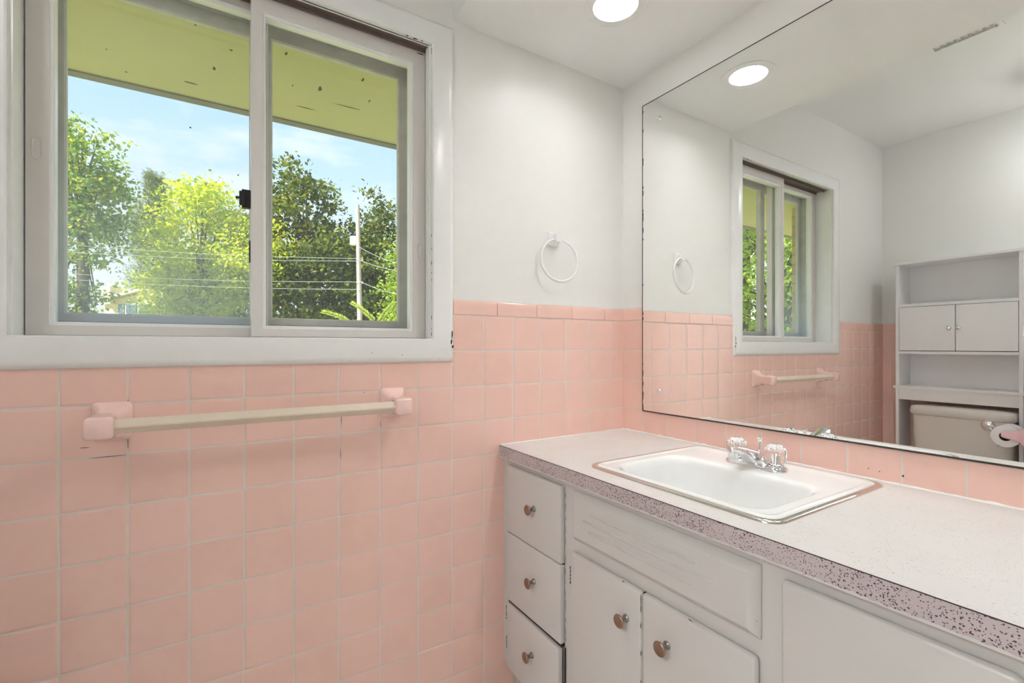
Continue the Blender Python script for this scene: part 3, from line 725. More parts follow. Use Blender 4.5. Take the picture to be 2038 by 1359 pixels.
# ------------------------------------------------------------------ towel ring
tr = thing('towel_ring', (-0.335, 0, 1.40), 'white plastic towel ring on a small bracket on the wall right of the window', 'towel ring')
bm = B(); cx, cz = -0.3365, 1.483
def sq(h, hz, y, r): return [(p[0], y, p[1]) for p in [(a, b) for a, b, _ in rrect(cx, cz, h, hz, r, 0, 3)]]
loft(bm, [sq(0.0225, 0.024, 0.0, 0.003), sq(0.0225, 0.024, -0.004, 0.003), sq(0.0205, 0.022, -0.007, 0.003), sq(0.014, 0.018, -0.014, 0.004), sq(0.011, 0.016, -0.022, 0.005), sq(0.0125, 0.0155, -0.030, 0.006), sq(0.0115, 0.0145, -0.035, 0.006)], True, True, True)
link('bracket', bm, 'whiteplastic', tr, 40)
bm = B(); R0 = 0.0725; ctr = Vector((-0.335, -0.0300, 1.4055)); tilt = math.radians(9)
pts = []
for k in range(49):
    a = PI / 2 + math.radians(-14) - k / 48 * math.radians(332)
    pts.append(ctr + Vector((R0 * math.cos(a), -R0 * math.sin(a) * math.sin(tilt) * 0 - 0.0, R0 * math.sin(a))))
Rr = Matrix.Translation(ctr + Vector((0, 0, R0))) @ Matrix.Rotation(math.radians(-5), 4, 'X') @ Matrix.Rotation(math.radians(-6), 4, 'Z') @ Matrix.Translation(-(ctr + Vector((0, 0, R0))))
tube(bm, [Rr @ p for p in pts], 0.0048, 12); link('ring', bm, 'whiteplastic', tr, 60)

# ------------------------------------------------------------------ towel bar
tb = thing('towel_bar', (-1.21, 0, 0.95), 'tan towel bar between two pink ceramic posts on the tiles under the window', 'towel bar')
def post(xf, xh, zf, zh, damage=False):
    bm = B()
    def q(x, z, hx, hz, y, r): return [(a, y, b) for a, b, _ in rrect(x, z, hx, hz, r, 0, 4)]
    xm = (xf + xh) / 2
    loft(bm, [q(xf, zf, 0.034, 0.040, -0.006, 0.010), q(xf, zf, 0.034, 0.040, -0.011, 0.010), q(xf, zf, 0.031, 0.037, -0.0145, 0.012), q(xf, zf - 0.003, 0.026, 0.031, -0.022, 0.012), q(xm, zf - 0.006, 0.0225, 0.026, -0.035, 0.011), q(xh, zh + 0.003, 0.0215, 0.0215, -0.050, 0.010), q(xh, zh, 0.0225, 0.0215, -0.062, 0.009), q(xh, zh, 0.0235, 0.0225, -0.090, 0.008), q(xh, zh, 0.0222, 0.0212, -0.0965, 0.008), q(xh, zh, 0.019, 0.018, -0.0995, 0.008)], True, True, True)
    return bm
pl = link('post', post(-1.507, -1.5165, 0.957, 0.9535), 'ceramic', tb, 70)
prr = link('post', post(-0.9025, -0.898, 0.959, 0.9545), 'ceramic', tb, 70)
bm = B(); chip(bm, (-0.912, -0.0715, 0.9785), (1, 0, 0), (0, 1, 0), (0, 0, 1), 0.009, 0.011, 0, 77); link('broken_glaze', bm, 'caulk', prr)
bm = B(); chip(bm, (-0.9225, -0.075, 0.9655), (0, 1, 0), (0, 0, 1), (-1, 0, 0), 0.004, 0.010, 0, 79); link('dark_crack', bm, 'chip', prr)
bm = B(); rr_ = 0.0150
bp = []
for k in range(4):
    for da in (-0.10, 0.10): a = PI / 2 * k + da; bp.append((rr_ * math.cos(a), rr_ * math.sin(a)))
loft(bm, [[(x, -0.0765 + u, 0.9535 + v) for u, v in bp] for x in (-1.4938, -0.9212)], True, True, True); link('bar', bm, 'tan', tb, 20)
bm = B(); chip(bm, (-1.02, -0.0842, 0.9612), (1, 0, 0), (0, 0.707, 0.707), (0, -0.707, 0.707), 0.004, 0.004, 0, 81); link('worn_spot', bm, 'chip', tb)
# old cracks round the posts
bm = B()
for i, (x, z, w, h) in enumerate([(-1.552, 0.905, 0.008, 0.0007), (-1.43, 0.880 - 0.0, 0.0, 0.0), (-1.515, 0.882, 0.038, 0.0007), (-1.4817, 0.905, 0.0007, 0.015), (-1.4815, 0.99, 0.0008, 0.012), (-0.9355, 0.90, 0.0008, 0.012), (-0.982, 0.99, 0.004, 0.0007), (-0.89, 0.9912, 0.02, 0.0007), (-1.04, 0.93, 0.0008, 0.03), (-1.042, 0.83, 0.0007, 0.02)]):
    if w: chip(bm, (x, -0.0061, z), (1, 0, 0), (0, 0, 1), (0, -1, 0), w, h, 0, 600 + i)
o = link('tile_crack', bm, 'chip', wall_back); o['kind'] = 'structure'

# ------------------------------------------------------------------ recessed lamps, then the added fill lamps
def downlight(x, y, label, glow='lens'):
    d = thing('recessed_light', (x, y, SOF), label, 'ceiling light', 'recessed lights in the soffit')
    bm = B(); lathe(bm, (x, y, SOF), (0, 0, -1), [(0, LR), (0, 0.090), (0.002, 0.0895), (0.0035, 0.086), (0.003, LR + 0.001), (0.0, LR)], 48, False, False); link('trim_ring', bm, 'ceil', d, 40)
    bm = B(); lathe(bm, (x, y, SOF), (0, 0, 1), [(-0.003, LR), (0.0, LR - 0.0008), (0.022, 0.055), (0.0225, 0.050), (0.034, 0.0485)], 48, False, False); link('reflector', bm, 'whiteplastic', d, 30)
    bm = B(); lathe(bm, (x, y, SOF + 0.034), (0, 0, -1), [(0, 0.0485), (0.001, 0.0485), (0.003, 0.035), (0.004, 0.012), (0.0042, 0.001)], 40); link('lens', bm, glow, d, 60)
downlight(*LAMPS[0], 'lit round recessed light in the soffit nearest the window wall')
downlight(*LAMPS[1], 'lit recessed light above the right half of the vanity, out of frame', 'lensb')
CLX, CLY = -1.965, -0.86  # unseen bowl lamp, added to raise the room's overall brightness
cl_ = thing('added_fill_light', (CLX, CLY, CEIL), 'added unseen white bowl fill light on a short stem in the main room, left of the viewpoint', 'ceiling light')
bm = B(); lathe(bm, (CLX, CLY, CEIL), (0, 0, -1), [(0, 0.07), (0.012, 0.07), (0.02, 0.05), (0.022, 0.012), (0.14, 0.012), (0.146, 0.06), (0.160, 0.118), (0.166, 0.118)], 32); link('fill_lamp_base', bm, 'whiteplastic', cl_, 40)
bm = B(); lathe(bm, (CLX, CLY, CEIL - 0.1665), (0, 0, -1), [(0.09 * math.sin(PI / 2 * k / 9), 0.115 * math.cos(PI / 2 * k / 9) + 0.001) for k in range(10)], 32); link('fill_lamp_bowl', bm, 'roomfill', cl_, 180)
hl = thing('added_hall_light', (-3.1, -1.5, CEIL), 'added unseen fill lamp on the hall ceiling beyond the added doorway', 'ceiling light')  # unseen lamp, added as soft fill through the doorway
bm = B(); lathe(bm, (-3.1, -1.5, CEIL), (0, 0, -1), [(0, 0.16), (0.02, 0.16), (0.024, 0.15)], 40); link('fill_lamp_base', bm, 'whiteplastic', hl, 40)
bm = B(); lathe(bm, (-3.1, -1.5, CEIL - 0.024), (0, 0, -1), [(0, 0.149), (0.02, 0.142), (0.045, 0.109), (0.058, 0.06), (0.061, 0.004)], 40); link('fill_lamp_dome', bm, 'hallfill', hl, 60)

# ------------------------------------------------------------------ things seen in the mirror
et = thing('storage_shelf', (-2.24, -0.4, 0), 'white over-toilet storage unit with open shelves and two small doors, seen in the mirror', 'shelf unit')
SX0, SX1 = LW + 0.012, -2.150; SY0, SY1 = -0.662, -0.134; ST = 1.612
for y in (SY1 - 0.016, SY0): bm = B(); box(bm, (SX0, y, 0), (SX1, y + 0.016, ST - 0.016), 0.0008, 1); link('side_panel', bm, 'shelf', et)
bm = B(); box(bm, (SX0, SY0 - 0.004, ST - 0.0158), (SX1 + 0.004, SY1 + 0.004, ST), 0.0008, 1); link('top_panel', bm, 'shelf', et)
a, b = SY0 + 0.0162, SY1 - 0.0162
for z in (1.345, 1.069): bm = B(); box(bm, (SX0 + 0.006, a, z), (SX1 - (0.0 if z < 1.2 else 0.001), b, z + 0.016), 0.0006, 1); link('shelf', bm, 'shelf', et)
bm = B(); box(bm, (SX0 + 0.006, SY0 - 0.008, 0.866), (SX1 + 0.012, a - 0.0163, 0.88)); box(bm, (SX0 + 0.006, a, 0.866), (SX1 + 0.012, b, 0.88)); box(bm, (SX1 + 0.0005, a - 0.0163, 0.866), (SX1 + 0.012, a, 0.88)); box(bm, (SX1 + 0.0005, b, 0.866), (SX1 + 0.012, SY1 + 0.008, 0.88)); link('shelf', bm, 'shelf', et)
bm = B(); box(bm, (SX1 - 0.016, a, 0.80), (SX1 - 0.001, b, 0.8655)); link('apron', bm, 'shelf', et)
bm = B(); box(bm, (SX0, a, 0.866), (SX0 + 0.0055, b, ST - 0.017)); link('back_panel', bm, 'shelf', et)
ym = -0.4035
for (y0, y1, ky) in ((ym + 0.0018, b - 0.002, -0.379), (a + 0.002, ym - 0.0018, -0.4195)):
    bm = B(); box(bm, (SX1 - 0.017, y0, 1.0885), (SX1 + 0.0008, y1, 1.3425), 0.001, 1); d = link('door', bm, 'shelf', et)
    bm = B(); lathe(bm, (SX1 + 0.0008, ky, 1.2145), (1, 0, 0), [(0, 0.005), (0.006, 0.005), (0.010, 0.0105), (0.018, 0.0125), (0.024, 0.010), (0.027, 0.003)], 18); link('knob', bm, 'chrome', d, 40)
bm = B(); box(bm, (SX1 - 0.018, a, 1.0854), (SX1 - 0.0172, b, 1.345)); link('door_shadow_gap', bm, 'dark', et)  # dark sheet put in for the shade in the door gaps

to = thing('toilet', (-2.0, -0.43, 0), 'grey toilet with a chrome flush lever under the white storage unit, seen in the mirror', 'toilet')
bm = B(); TX, TY = -2.215, -0.4235
def tq(hx, hy, r, z, dx=0): return rrect(TX + dx, TY, hx, hy, r, z, 6)
loft(bm, [tq(0.078, 0.185, 0.03, 0.395), tq(0.086, 0.194, 0.035, 0.42), tq(0.091, 0.206, 0.035, 0.60), tq(0.0935, 0.206, 0.03, 0.722)], True, True, True); link('tank', bm, 'toilet', to, 50)
bm = B(); loft(bm, [tq(0.098, 0.2115, 0.032, 0.7222), tq(0.103, 0.2165, 0.034, 0.728), tq(0.105, 0.2185, 0.034, 0.742), tq(0.1035, 0.2165, 0.034, 0.758), tq(0.097, 0.214, 0.032, 0.769), tq(0.080, 0.19, 0.03, 0.776), tq(0.04, 0.12, 0.03, 0.779)], True, True, True); link('tank_lid', bm, 'toilet', to, 60)
bm = B(); lathe(bm, (-2.1222, -0.541, 0.700), (1, 0, 0), [(0, 0.028), (0.004, 0.029), (0.009, 0.026), (0.013, 0.017), (0.016, 0.006), (0.017, 0.002)], 24)
tube(bm, [(-2.108, -0.541, 0.700), (-2.104, -0.575, 0.697), (-2.104, -0.600, 0.690)], [0.006, 0.006, 0.0075], 10); link('flush_lever', bm, 'chrome', to, 50)
bm = B(); L = []
for z, cx, hx, hy in ((0.0, -1.86, 0.20, 0.10), (0.06, -1.86, 0.19, 0.095), (0.2, -1.86, 0.19, 0.10), (0.3, -1.87, 0.22, 0.15), (0.37, -1.88, 0.245, 0.178), (0.394, -1.88, 0.245, 0.180)):
    L.append([(cx + hx * math.cos(2 * PI * k / 32), TY + hy * math.sin(2 * PI * k / 32), z) for k in range(32)])
loft(bm, L, True, True, True); box(bm, (-2.28, TY - 0.10, 0.2), (-2.05, TY + 0.10, 0.394), 0.02); link('bowl', bm, 'toilet', to, 50)
bm = B(); L = []
for z, g in ((0.395, 0), (0.402, 0.006), (0.418, 0.006), (0.426, -0.004), (0.429, -0.05)):
    L.append([(-1.87 + (0.225 + g) * math.cos(2 * PI * k / 32), TY + (0.178 + g) * math.sin(2 * PI * k / 32), z) for k in range(32)])
loft(bm, L, True, True, True); link('seat_lid', bm, 'toilet', to, 50)

hd = thing('toilet_paper_holder', (-2.0, -0.722, 0.68), 'rose pink ceramic toilet paper holder beside the toilet, at the right edge of the mirror', 'toilet paper holder')
for x, sgn in ((-1.958, 1), (-2.112, -1)):
    bm = B()
    def hq(y, hx, hz, r, dx=0.0, dz=0.0): return [(p, y, q_) for p, q_, _ in rrect(x + dx, 0.682 + dz, hx, hz, r, 0, 5)]
    loft(bm, [hq(-0.7225, 0.036, 0.066, 0.012), hq(-0.715, 0.036, 0.066, 0.012), hq(-0.706, 0.028, 0.052, 0.014), hq(-0.688, 0.017, 0.030, 0.012), hq(-0.664, 0.014, 0.021, 0.011), hq(-0.640, 0.012, 0.018, 0.011, -0.004 * sgn), hq(-0.626, 0.011, 0.015, 0.010, -0.006 * sgn), hq(-0.621, 0.007, 0.010, 0.006, -0.006 * sgn)], True, True, True)
    link('arm', bm, 'rose', hd, 70)
bm = B(); tube(bm, [(-2.103, -0.634, 0.681), (-1.971, -0.634, 0.681)], 0.010, 14); link('roller', bm, 'whiteplastic', hd, 50)
rl = thing('toilet_paper_roll', (-2.06, -0.632, 0.67), 'white toilet paper roll on the pink ceramic holder', 'toilet paper')
bm = B(); c = (-2.090, -0.632, 0.672)
lathe(bm, c, (1, 0, 0), [(0, 0.0225), (0, 0.051), (0.0015, 0.053), (0.1075, 0.053), (0.109, 0.051), (0.109, 0.0225)], 40, False, False); link('paper', bm, 'tissue', rl, 40)
bm = B(); lathe(bm, c, (1, 0, 0), [(0.001, 0.0225), (0.108, 0.0225), (0.108, 0.0215), (0.001, 0.0215), (0.001, 0.0225)], 32, False, False); link('cardboard_core', bm, 'core', rl, 40)
bm = B(); loft(bm, [[(-2.02, -0.600, 0.632), (-2.00, -0.598, 0.629), (-1.995, -0.602, 0.618), (-2.012, -0.598, 0.610), (-2.03, -0.600, 0.618)], [(-2.02, -0.6012, 0.632), (-2.00, -0.5992, 0.629), (-1.995, -0.6032, 0.618), (-2.012, -0.5992, 0.610), (-2.03, -0.6012, 0.618)]], True, True, True); link('torn_end', bm, 'tissue', rl)

VX = 0.139
vt = thing('ceiling_vent', (-1.26, -0.65, CEIL), 'grey louvred vent in the upper ceiling, seen in the mirror beside the soffit edge', 'vent')
bm = B()
for (xa, xb, ya_, yb_) in (((-1.475 + VX), (-1.315 + VX), -0.765, -0.750), ((-1.475 + VX), (-1.315 + VX), -0.555, -0.540), ((-1.475 + VX), (-1.460 + VX), -0.750, -0.555), ((-1.330 + VX), (-1.315 + VX), -0.750, -0.555)): box(bm, (xa, ya_, CEIL - 0.006), (xb, yb_, CEIL))
link('vent_frame', bm, 'ceil', vt)
for k in range(9):
    bm = B(); y = -0.740 + k * 0.0218
    loft(bm, [[((-1.460 + VX), y, CEIL - 0.0052), ((-1.460 + VX), y + 0.001, CEIL - 0.0058), ((-1.460 + VX), y + 0.013, CEIL - 0.001), ((-1.460 + VX), y + 0.012, CEIL - 0.0004)], [((-1.330 + VX), y, CEIL - 0.0052), ((-1.330 + VX), y + 0.001, CEIL - 0.0058), ((-1.330 + VX), y + 0.013, CEIL - 0.001), ((-1.330 + VX), y + 0.012, CEIL - 0.0004)]], True, True, True)
    link('louvre', bm, 'vent', vt)

# ------------------------------------------------------------------ outside: house parts
GZ = -0.6
bm = B(); box(bm, (-60, 0.2, GZ - 0.2), (60, 110, GZ)); box(bm, (-60, -60, GZ - 0.2), (HX - 0.1, 0.2, GZ)); struct(link('ground_lawn', bm, 'grass'))
ev = sempty('roof_eave')
bm = B(); box(bm, (-6, 0.201, SOF + 0.002), (4, 0.985, SOF + 0.06)); struct(link('eave_boards', bm, 'soffitout', ev))
bm = B()
for i, (px, py, w_, h_) in enumerate([(570, 106, .006, .012), (637, 177, .008, .022), (722, 159, .004, .014), (735, 201, .005, .012), (212, 98, .004, .004), (389, 50, .004, .004), (426, 136, .005, .016), (251, 143, .005, .005), (380, 165, .03, .005), (460, 100, .006, .006), (610, 215, .05, .004), (690, 212, .06, .004)]):
    d = FW + RT * ((px - 1019) / FOC) - Vector((0, 0, 1)) * ((py - 688.3) / FOC); q = CAM + d * ((SOF + 0.002 - CAM.z) / d.z)
    chip(bm, q, (1, 0, 0), (0, 1, 0), (0, 0, -1), w_, h_, 0, 700 + i)
struct(link('eave_stain', bm, 'chip', ev))
bm = B(); box(bm, (-6, 0.955, SOF - 0.004), (4, 1.0, SOF + 0.0018)); struct(link('eave_edge', bm, 'fascia', ev))
bm = B(); box(bm, (-6, 0.985, SOF + 0.0019), (4, 1.0, SOF + 0.20)); struct(link('fascia_board', bm, 'fascia', ev))
bm = B(); box(bm, (-2.62, 0.201, GZ), (-2.215, 0.50, SOF - 0.001)); struct(link('brick_pier', bm, 'brick'))

# ------------------------------------------------------------------ trees
def leaf_mesh(P, size, up=0.75, slim=0.62, fold=0.25):
    n = len(P)
    nrm = rng.normal(size=(n, 3)); nrm[:, 2] += up; nrm /= np.linalg.norm(nrm, axis=1)[:, None]
    a = rng.normal(size=(n, 3)); u = a - nrm * np.sum(a * nrm, 1)[:, None]; u /= np.linalg.norm(u, axis=1)[:, None]
    w = np.cross(nrm, u); s = (size * rng.uniform(0.6, 1.3, n))[:, None]
    V = np.stack([P - u * s * 0.5, P + w * s * slim * 0.5 + nrm * s * fold * 0.3, P + u * s * 0.5, P - w * s * slim * 0.5 + nrm * s * fold * 0.3], 1).reshape(-1, 3)
    return V, n
def leaves_obj(name, P, size, mat, parent, **k):
    V, n = leaf_mesh(P, size, **k)
    me = bpy.data.meshes.new(name); me.vertices.add(4 * n); me.loops.add(4 * n); me.polygons.add(n)
    me.vertices.foreach_set('co', V.astype(np.float32).ravel()); me.loops.foreach_set('vertex_index', np.arange(4 * n, dtype=np.int32))
    me.polygons.foreach_set('loop_start', np.arange(0, 4 * n, 4, dtype=np.int32)); me.update(); me.validate()
    me.materials.append(M[mat]); o = bpy.data.objects.new(name, me); COL.objects.link(o); o.parent = parent
    if parent is not None: o.matrix_parent_inverse = Matrix.Translation(parent_world(parent)).inverted()
    return o
def crown(ctr, rad, nclump, per, spread, shell=0.55, droop=0.0, flat=1.0):
    C = []
    while len(C) < nclump:
        d = rng.normal(size=3); d /= np.linalg.norm(d); r = shell + (1 - shell) * rng.random() ** 0.6
        C.append(np.array(ctr) + d * np.array(rad) * r * rng.uniform(0.86, 1.06))
    C = np.array(C)
    P = np.repeat(C, per, 0) + rng.normal(size=(nclump * per, 3)) * np.array([spread, spread, spread * 0.55 * flat])
    return C, P
def tree(px, depth, top_py, half_px, low_z, mat, label, nclump=130, per=75, leaf=0.2, spread=0.55, shell=0.5, gaps=None, cat='tree', extra=None, name='tree', base=None, rad=None, top=None):
    b = base if base is not None else far(px, depth, GZ)
    top = hgt(top_py, depth) if top is None else top; r = half_px / FOC * depth if rad is None else rad
    t = thing(name, b, label, cat, 'trees beyond the window')
    cz = (top + low_z) / 2; rz = (top - low_z) / 2
    C, P = crown((b.x, b.y, cz), (r, r, rz), nclump, per, spread, shell)
    for (ex, ez, er, en) in (extra or []):          # further lobes: bearing offset px, z, radius, clumps
        c2 = far(px + ex, depth, ez); C2, P2 = crown((c2.x, c2.y, ez), (er, er, er), en, per, spread, 0.4); C = np.vstack([C, C2]); P = np.vstack([P, P2])
    keep = P[:, 2] > GZ + 0.3
    leaves_obj('crown', P[keep], leaf, mat, t)
    bm = B(); fork = Vector((b.x, b.y, max(low_z + 0.2 * (cz - low_z), GZ + 1.6)))
    tr_ = 0.018 * (top - GZ) + 0.03
    tube(bm, [b, fork, Vector((b.x, b.y, cz)), Vector((b.x, b.y, cz + rz * 0.6))], [tr_ * 1.15, tr_ * 0.85, tr_ * 0.5, tr_ * 0.15], 10)
    for c in C[:: max(1, len(C) // 26)]:
        c = Vector(c); s = fork.lerp(Vector((b.x, b.y, cz)), random.random() * 0.9)
        m_ = s.lerp(c, 0.55) + Vector((0, 0, 0.12 * (c - s).length))
        tube(bm, [s, m_, c], [tr_ * 0.32, tr_ * 0.16, tr_ * 0.05], 5, caps=False)
    link('trunk', bm, 'bark', t, 60)
    return t
tree(165, 22, 226, 88, 4.2, 'leaf_mid', 'tall mid green tree at the left edge of the window', 105, 70, 0.22, 0.45, 0.3, extra=[(-22, 3.2, 1.0, 16)])
tree(402, 27, 345, 105, 1.4, 'leaf_yellow', 'bright yellow green tree in the left window pane', 120, 85, 0.25, 0.5, 0.4, extra=[(85, 6.4, 2.2, 30), (-50, 4.6, 1.8, 18)])
tree(372, 34, 560, 85, 0.2, 'leaf_mid', 'low shaded green tree below the yellow green one', 110, 80, 0.22, 0.6, 0.3)
tree(610, 30, 322, 105, 0.9, 'leaf_dark', 'large dark green maple in the right window pane left of the utility pole', 105, 95, 0.30, 0.48, 0.3, extra=[(-75, 8.0, 2.2, 30), (40, 5, 3.2, 40)])
tree(755, 33, 372, 62, 0.8, 'leaf_dark', 'dark green tree behind the utility pole in the right pane', 100, 90, 0.30, 0.48, 0.3, extra=[(-40, 4.0, 2.6, 34)])
tree(480, 40, 470, 120, 0.0, 'leaf_mid', 'far green tree filling the gap between the yellow green tree and the maple', 130, 70, 0.3, 0.8, 0.2)
tree(815, 26, 455, 34, 0.0, 'leaf_light', 'light green tree at the right edge of the right pane', 80, 75, 0.2, 0.5, 0.3)
tree(660, 42, 596, 190, -0.4, 'leaf_dark', 'low dark thicket along the back of the garden behind the maple', 60, 60, 0.34, 1.0, 0.2)
tree(150, 30, 600, 45, -0.4, 'leaf_yellow', 'small yellow green shrub beside the distant cream house', 40, 60, 0.2, 0.5, 0.3, cat='shrub', name='shrub')
# the trees only the mirror shows, off to the left of the house
tree(0, 0, 0, 0, 3.9, 'leaf_light', 'light green tree left of the house, seen only through the mirrored window', 70, 75, 0.2, 0.6, 0.3, base=Vector((-15.5, 9.0, GZ)), rad=3.2, top=8.5)
tree(0, 0, 0, 0, 0.8, 'leaf_mid', 'mid green tree behind the brown house, seen only in the mirror', 95, 75, 0.24, 0.7, 0.3, base=Vector((-27.0, 17.5, GZ)), rad=4.6, top=12.5)
tree(0, 0, 0, 0, 0.0, 'leaf_light', 'bushy light green tree next to the brick pier, seen in the mirror', 60, 75, 0.2, 0.5, 0.3, base=Vector((-13.3, 6.5, GZ)), rad=2.6, top=7.5)
tree(0, 0, 0, 0, -0.4, 'leaf_light', 'low light green bush in front of the brown house', 50, 70, 0.14, 0.35, 0.3, base=Vector((-13.2, 8.6, GZ)), rad=1.3, top=1.35, cat='shrub', name='shrub')

def pine():
    b = far(308, 44, GZ); top = hgt(352, 44); t = thing('pine_tree', b, 'grey green pine rising between the left tree and the yellow green tree', 'tree', 'trees beyond the window')
    bm = B(); tube(bm, [b, Vector((b.x, b.y, top - 0.4))], [0.3, 0.05], 8); P = []
    z = 4.0
    while z < top:
        f = (top - z) / (top - 4.0); rad = 0.5 + 1.5 * min(1, f * 2.2) * (0.75 + 0.5 * rng.random()); na = 6
        for k in range(na):
            a = rng.uniform(0, 2 * PI); tip = Vector((b.x + rad * math.cos(a), b.y + rad * math.sin(a), z + 0.55 * rad))
            s = Vector((b.x, b.y, z)); tube(bm, [s, s.lerp(tip, 0.5) - Vector((0, 0, 0.08)), tip], [0.06, 0.04, 0.02], 4, caps=False)
            for q in range(5):
                c = s.lerp(tip, 0.35 + 0.16 * q); P.append(np.array(c) + rng.normal(size=(26, 3)) * 0.24)
        z += 0.42
    link('trunk', bm, 'bark', t, 60); leaves_obj('crown', np.vstack(P), 0.36, 'needle', t, slim=0.12, up=0.2)
pine()

# yew sprigs by the window
yw = thing('yew_shrub', far(735, 2.75, GZ), 'bright green needled shrub sprigs poking up outside the right pane', 'shrub')
bm = B(); P = []; dirs = []
def sprig(p0, p1, n=46):
    p0, p1 = Vector(p0), Vector(p1); tube(bm, [p0, p0.lerp(p1, 0.5) + Vector((0, 0, 0.012)), p1], [0.004, 0.003, 0.0012], 6)
    d = (p1 - p0).normalized(); sd = d.cross(Vector((0.2, 1, 0.3))).normalized(); L = (p1 - p0).length
    for k in range(n):
        t = 0.12 + 0.88 * k / n
        for s in (-1, 1, 0, 2):
            c = p0.lerp(p1, t) + Vector((0, 0, 0.012 * math.sin(PI * t)))
            ang = random.uniform(-0.6, 0.6) + (PI if s == -1 else 0 if s == 1 else random.uniform(0, 2 * PI)); ot = sd.cross(d)
            l = 0.025 * (1 - 0.35 * t) * random.uniform(0.8, 1.1); e = c + ((sd * math.cos(ang) + ot * math.sin(ang)) * 0.85 + d * 0.5).normalized() * l
            q = (e - c).cross(Vector((0.3, 1, 0.2))).normalized() * 0.0019; dirs.append((c, c.lerp(e, 0.5) + q, e, c.lerp(e, 0.5) - q))
dp = 2.75
S = lambda px, py, d=dp: far(px, d, hgt(py, d))
base = S(760, 760)
for a, b_ in (((752, 645), (699, 602)), ((748, 650), (785, 600)), ((752, 660), (702, 640)), ((704, 645), (640, 620)), ((770, 660), (800, 628)), ((745, 665), (720, 655)), ((775, 668), (806, 655))): sprig(S(*a), S(*b_))
for a in ((752, 645), (748, 650), (752, 660), (704, 645), (770, 660), (745, 665), (775, 668)): tube(bm, [base, S(*a)], [0.012, 0.005], 6)
tube(bm, [far(735, 2.75, GZ), base], [0.022, 0.012], 8)
link('stem', bm, 'bark', yw, 60)
bm = B()
for q in dirs: bm.faces.new([bm.verts.new(p) for p in q])
link('needles', bm, 'yew', yw)
_c = np.array(far(745, 2.75, 0.45)); Pb = _c + rng.normal(size=(2600, 3)) * np.array([0.22, 0.18, 0.22]); Pb = Pb[Pb[:, 2] < 0.95]
leaves_obj('lower_foliage', Pb, 0.03, 'yew', yw, slim=0.2)

# utility pole and wires
DP = 18.0
pb = far(719, DP, GZ); pt = far(711.5, DP, hgt(408, DP))
po = thing('utility_pole', pb, 'weathered grey utility pole standing in front of the dark trees', 'utility pole')
bm = B(); tube(bm, [pb, pt], [0.11, 0.075], 14); link('pole', bm, 'pole', po, 60)
bm = B(); c = far(703.5, DP, hgt(479, DP)); lathe(bm, (c.x, c.y, c.z - 0.17), (0, 0, 1), [(0, 0.11), (0.01, 0.13), (0.30, 0.13), (0.33, 0.12), (0.345, 0.05)], 18); link('transformer', bm, 'polebox', po, 40)
for py in (516, 562): bm = B(); q = far(716, DP, hgt(py, DP)); box(bm, (q.x - 0.12, q.y - 0.03, q.z - 0.05), (q.x + 0.12, q.y + 0.03, q.z + 0.05)); link('bracket', bm, 'pole', po)
wires = [((128, 488), (714, 516), 'topmost thin utility wire crossing the left pane to the pole'), ((128, 502), (715, 521), 'second utility wire from the top, crossing the left pane to the pole'),
         ((128, 545), (716, 562), 'third utility wire down, crossing low in the left pane to the pole'), ((128, 556), (717, 577), 'lowest utility wire crossing the window left of the pole'),
         ((715, 492), (822, 532), 'steepest utility wire dropping right from the top of the pole'), ((716, 518), (822, 542), 'middle utility wire running right from the pole'),
         ((717, 560), (822, 590), 'lower utility wire sagging right from the pole')]
for a, b_, lab in wires:
    bm = B(); A = far(a[0], DP if a[0] > 600 else 19.5, hgt(a[1], DP if a[0] > 600 else 19.5)); Bq = far(b_[0], DP if b_[0] < 720 else 15.5, hgt(b_[1], DP if b_[0] < 720 else 15.5))
    pts = [A.lerp(Bq, k / 14) - FW * 0.14 - Vector((0, 0, 0.10 * math.sin(PI * k / 14))) for k in range(15)]
    tube(bm, pts, 0.0075, 5); tag(link('utility_wire', bm, 'wire'), lab, 'wire', 'utility wires')

# houses
hs = far(262, 36, GZ)
h1 = thing('house', hs, 'cream gabled house with a chimney low in the left pane', 'house')
D = 36.0
def hp_(px, py, d=D): return far(px, d, hgt(py, d))
bk = FW * 7.0
bm = B(); A, Bq, Cq, Dq, Eq = (far(209, D, GZ), far(330, D, GZ), hp_(330, 602), hp_(290, 583), hp_(209, 599))
loft(bm, [[A, Bq, Cq, Dq, Eq], [p + bk for p in (A, Bq, Cq, Dq, Eq)]], True, True, True); link('wall', bm, 'stucco', h1)
bm = B(); up = Vector((0, 0, 0.22)); ov = -FW * 0.5
r_ = [hp_(200, 602), hp_(290, 580), hp_(340, 603)]
loft(bm, [[r_[0] + ov, r_[1] + ov, r_[2] + ov, r_[2] + ov + up, r_[1] + ov + up, r_[0] + ov + up], [p + bk for p in (r_[0], r_[1], r_[2], r_[2] + up, r_[1] + up, r_[0] + up)]], True, True, True); link('roof', bm, 'roof', h1)
for a, b_ in ((236.5, 248), (252, 273), (277, 296)):
    bm = B(); q = [hp_(a, 606), hp_(b_, 606), hp_(b_, 624), hp_(a, 624)]; loft(bm, [[p - FW * 0.06 for p in q], [p + FW * 0.02 for p in q]], True, True, True); link('window', bm, 'houseglass', h1)
bm = B(); q0 = [hp_(218, 606), hp_(231, 606)]; q1 = [hp_(218, 571), hp_(231, 571)]; dk = FW * 0.6
loft(bm, [[q0[0] - dk * 0.9, q0[1] - dk * 0.9, q0[1] + dk, q0[0] + dk], [q1[0] - dk * 0.9, q1[1] - dk * 0.9, q1[1] + dk, q1[0] + dk]], True, True, True); link('chimney', bm, 'stucco', h1)
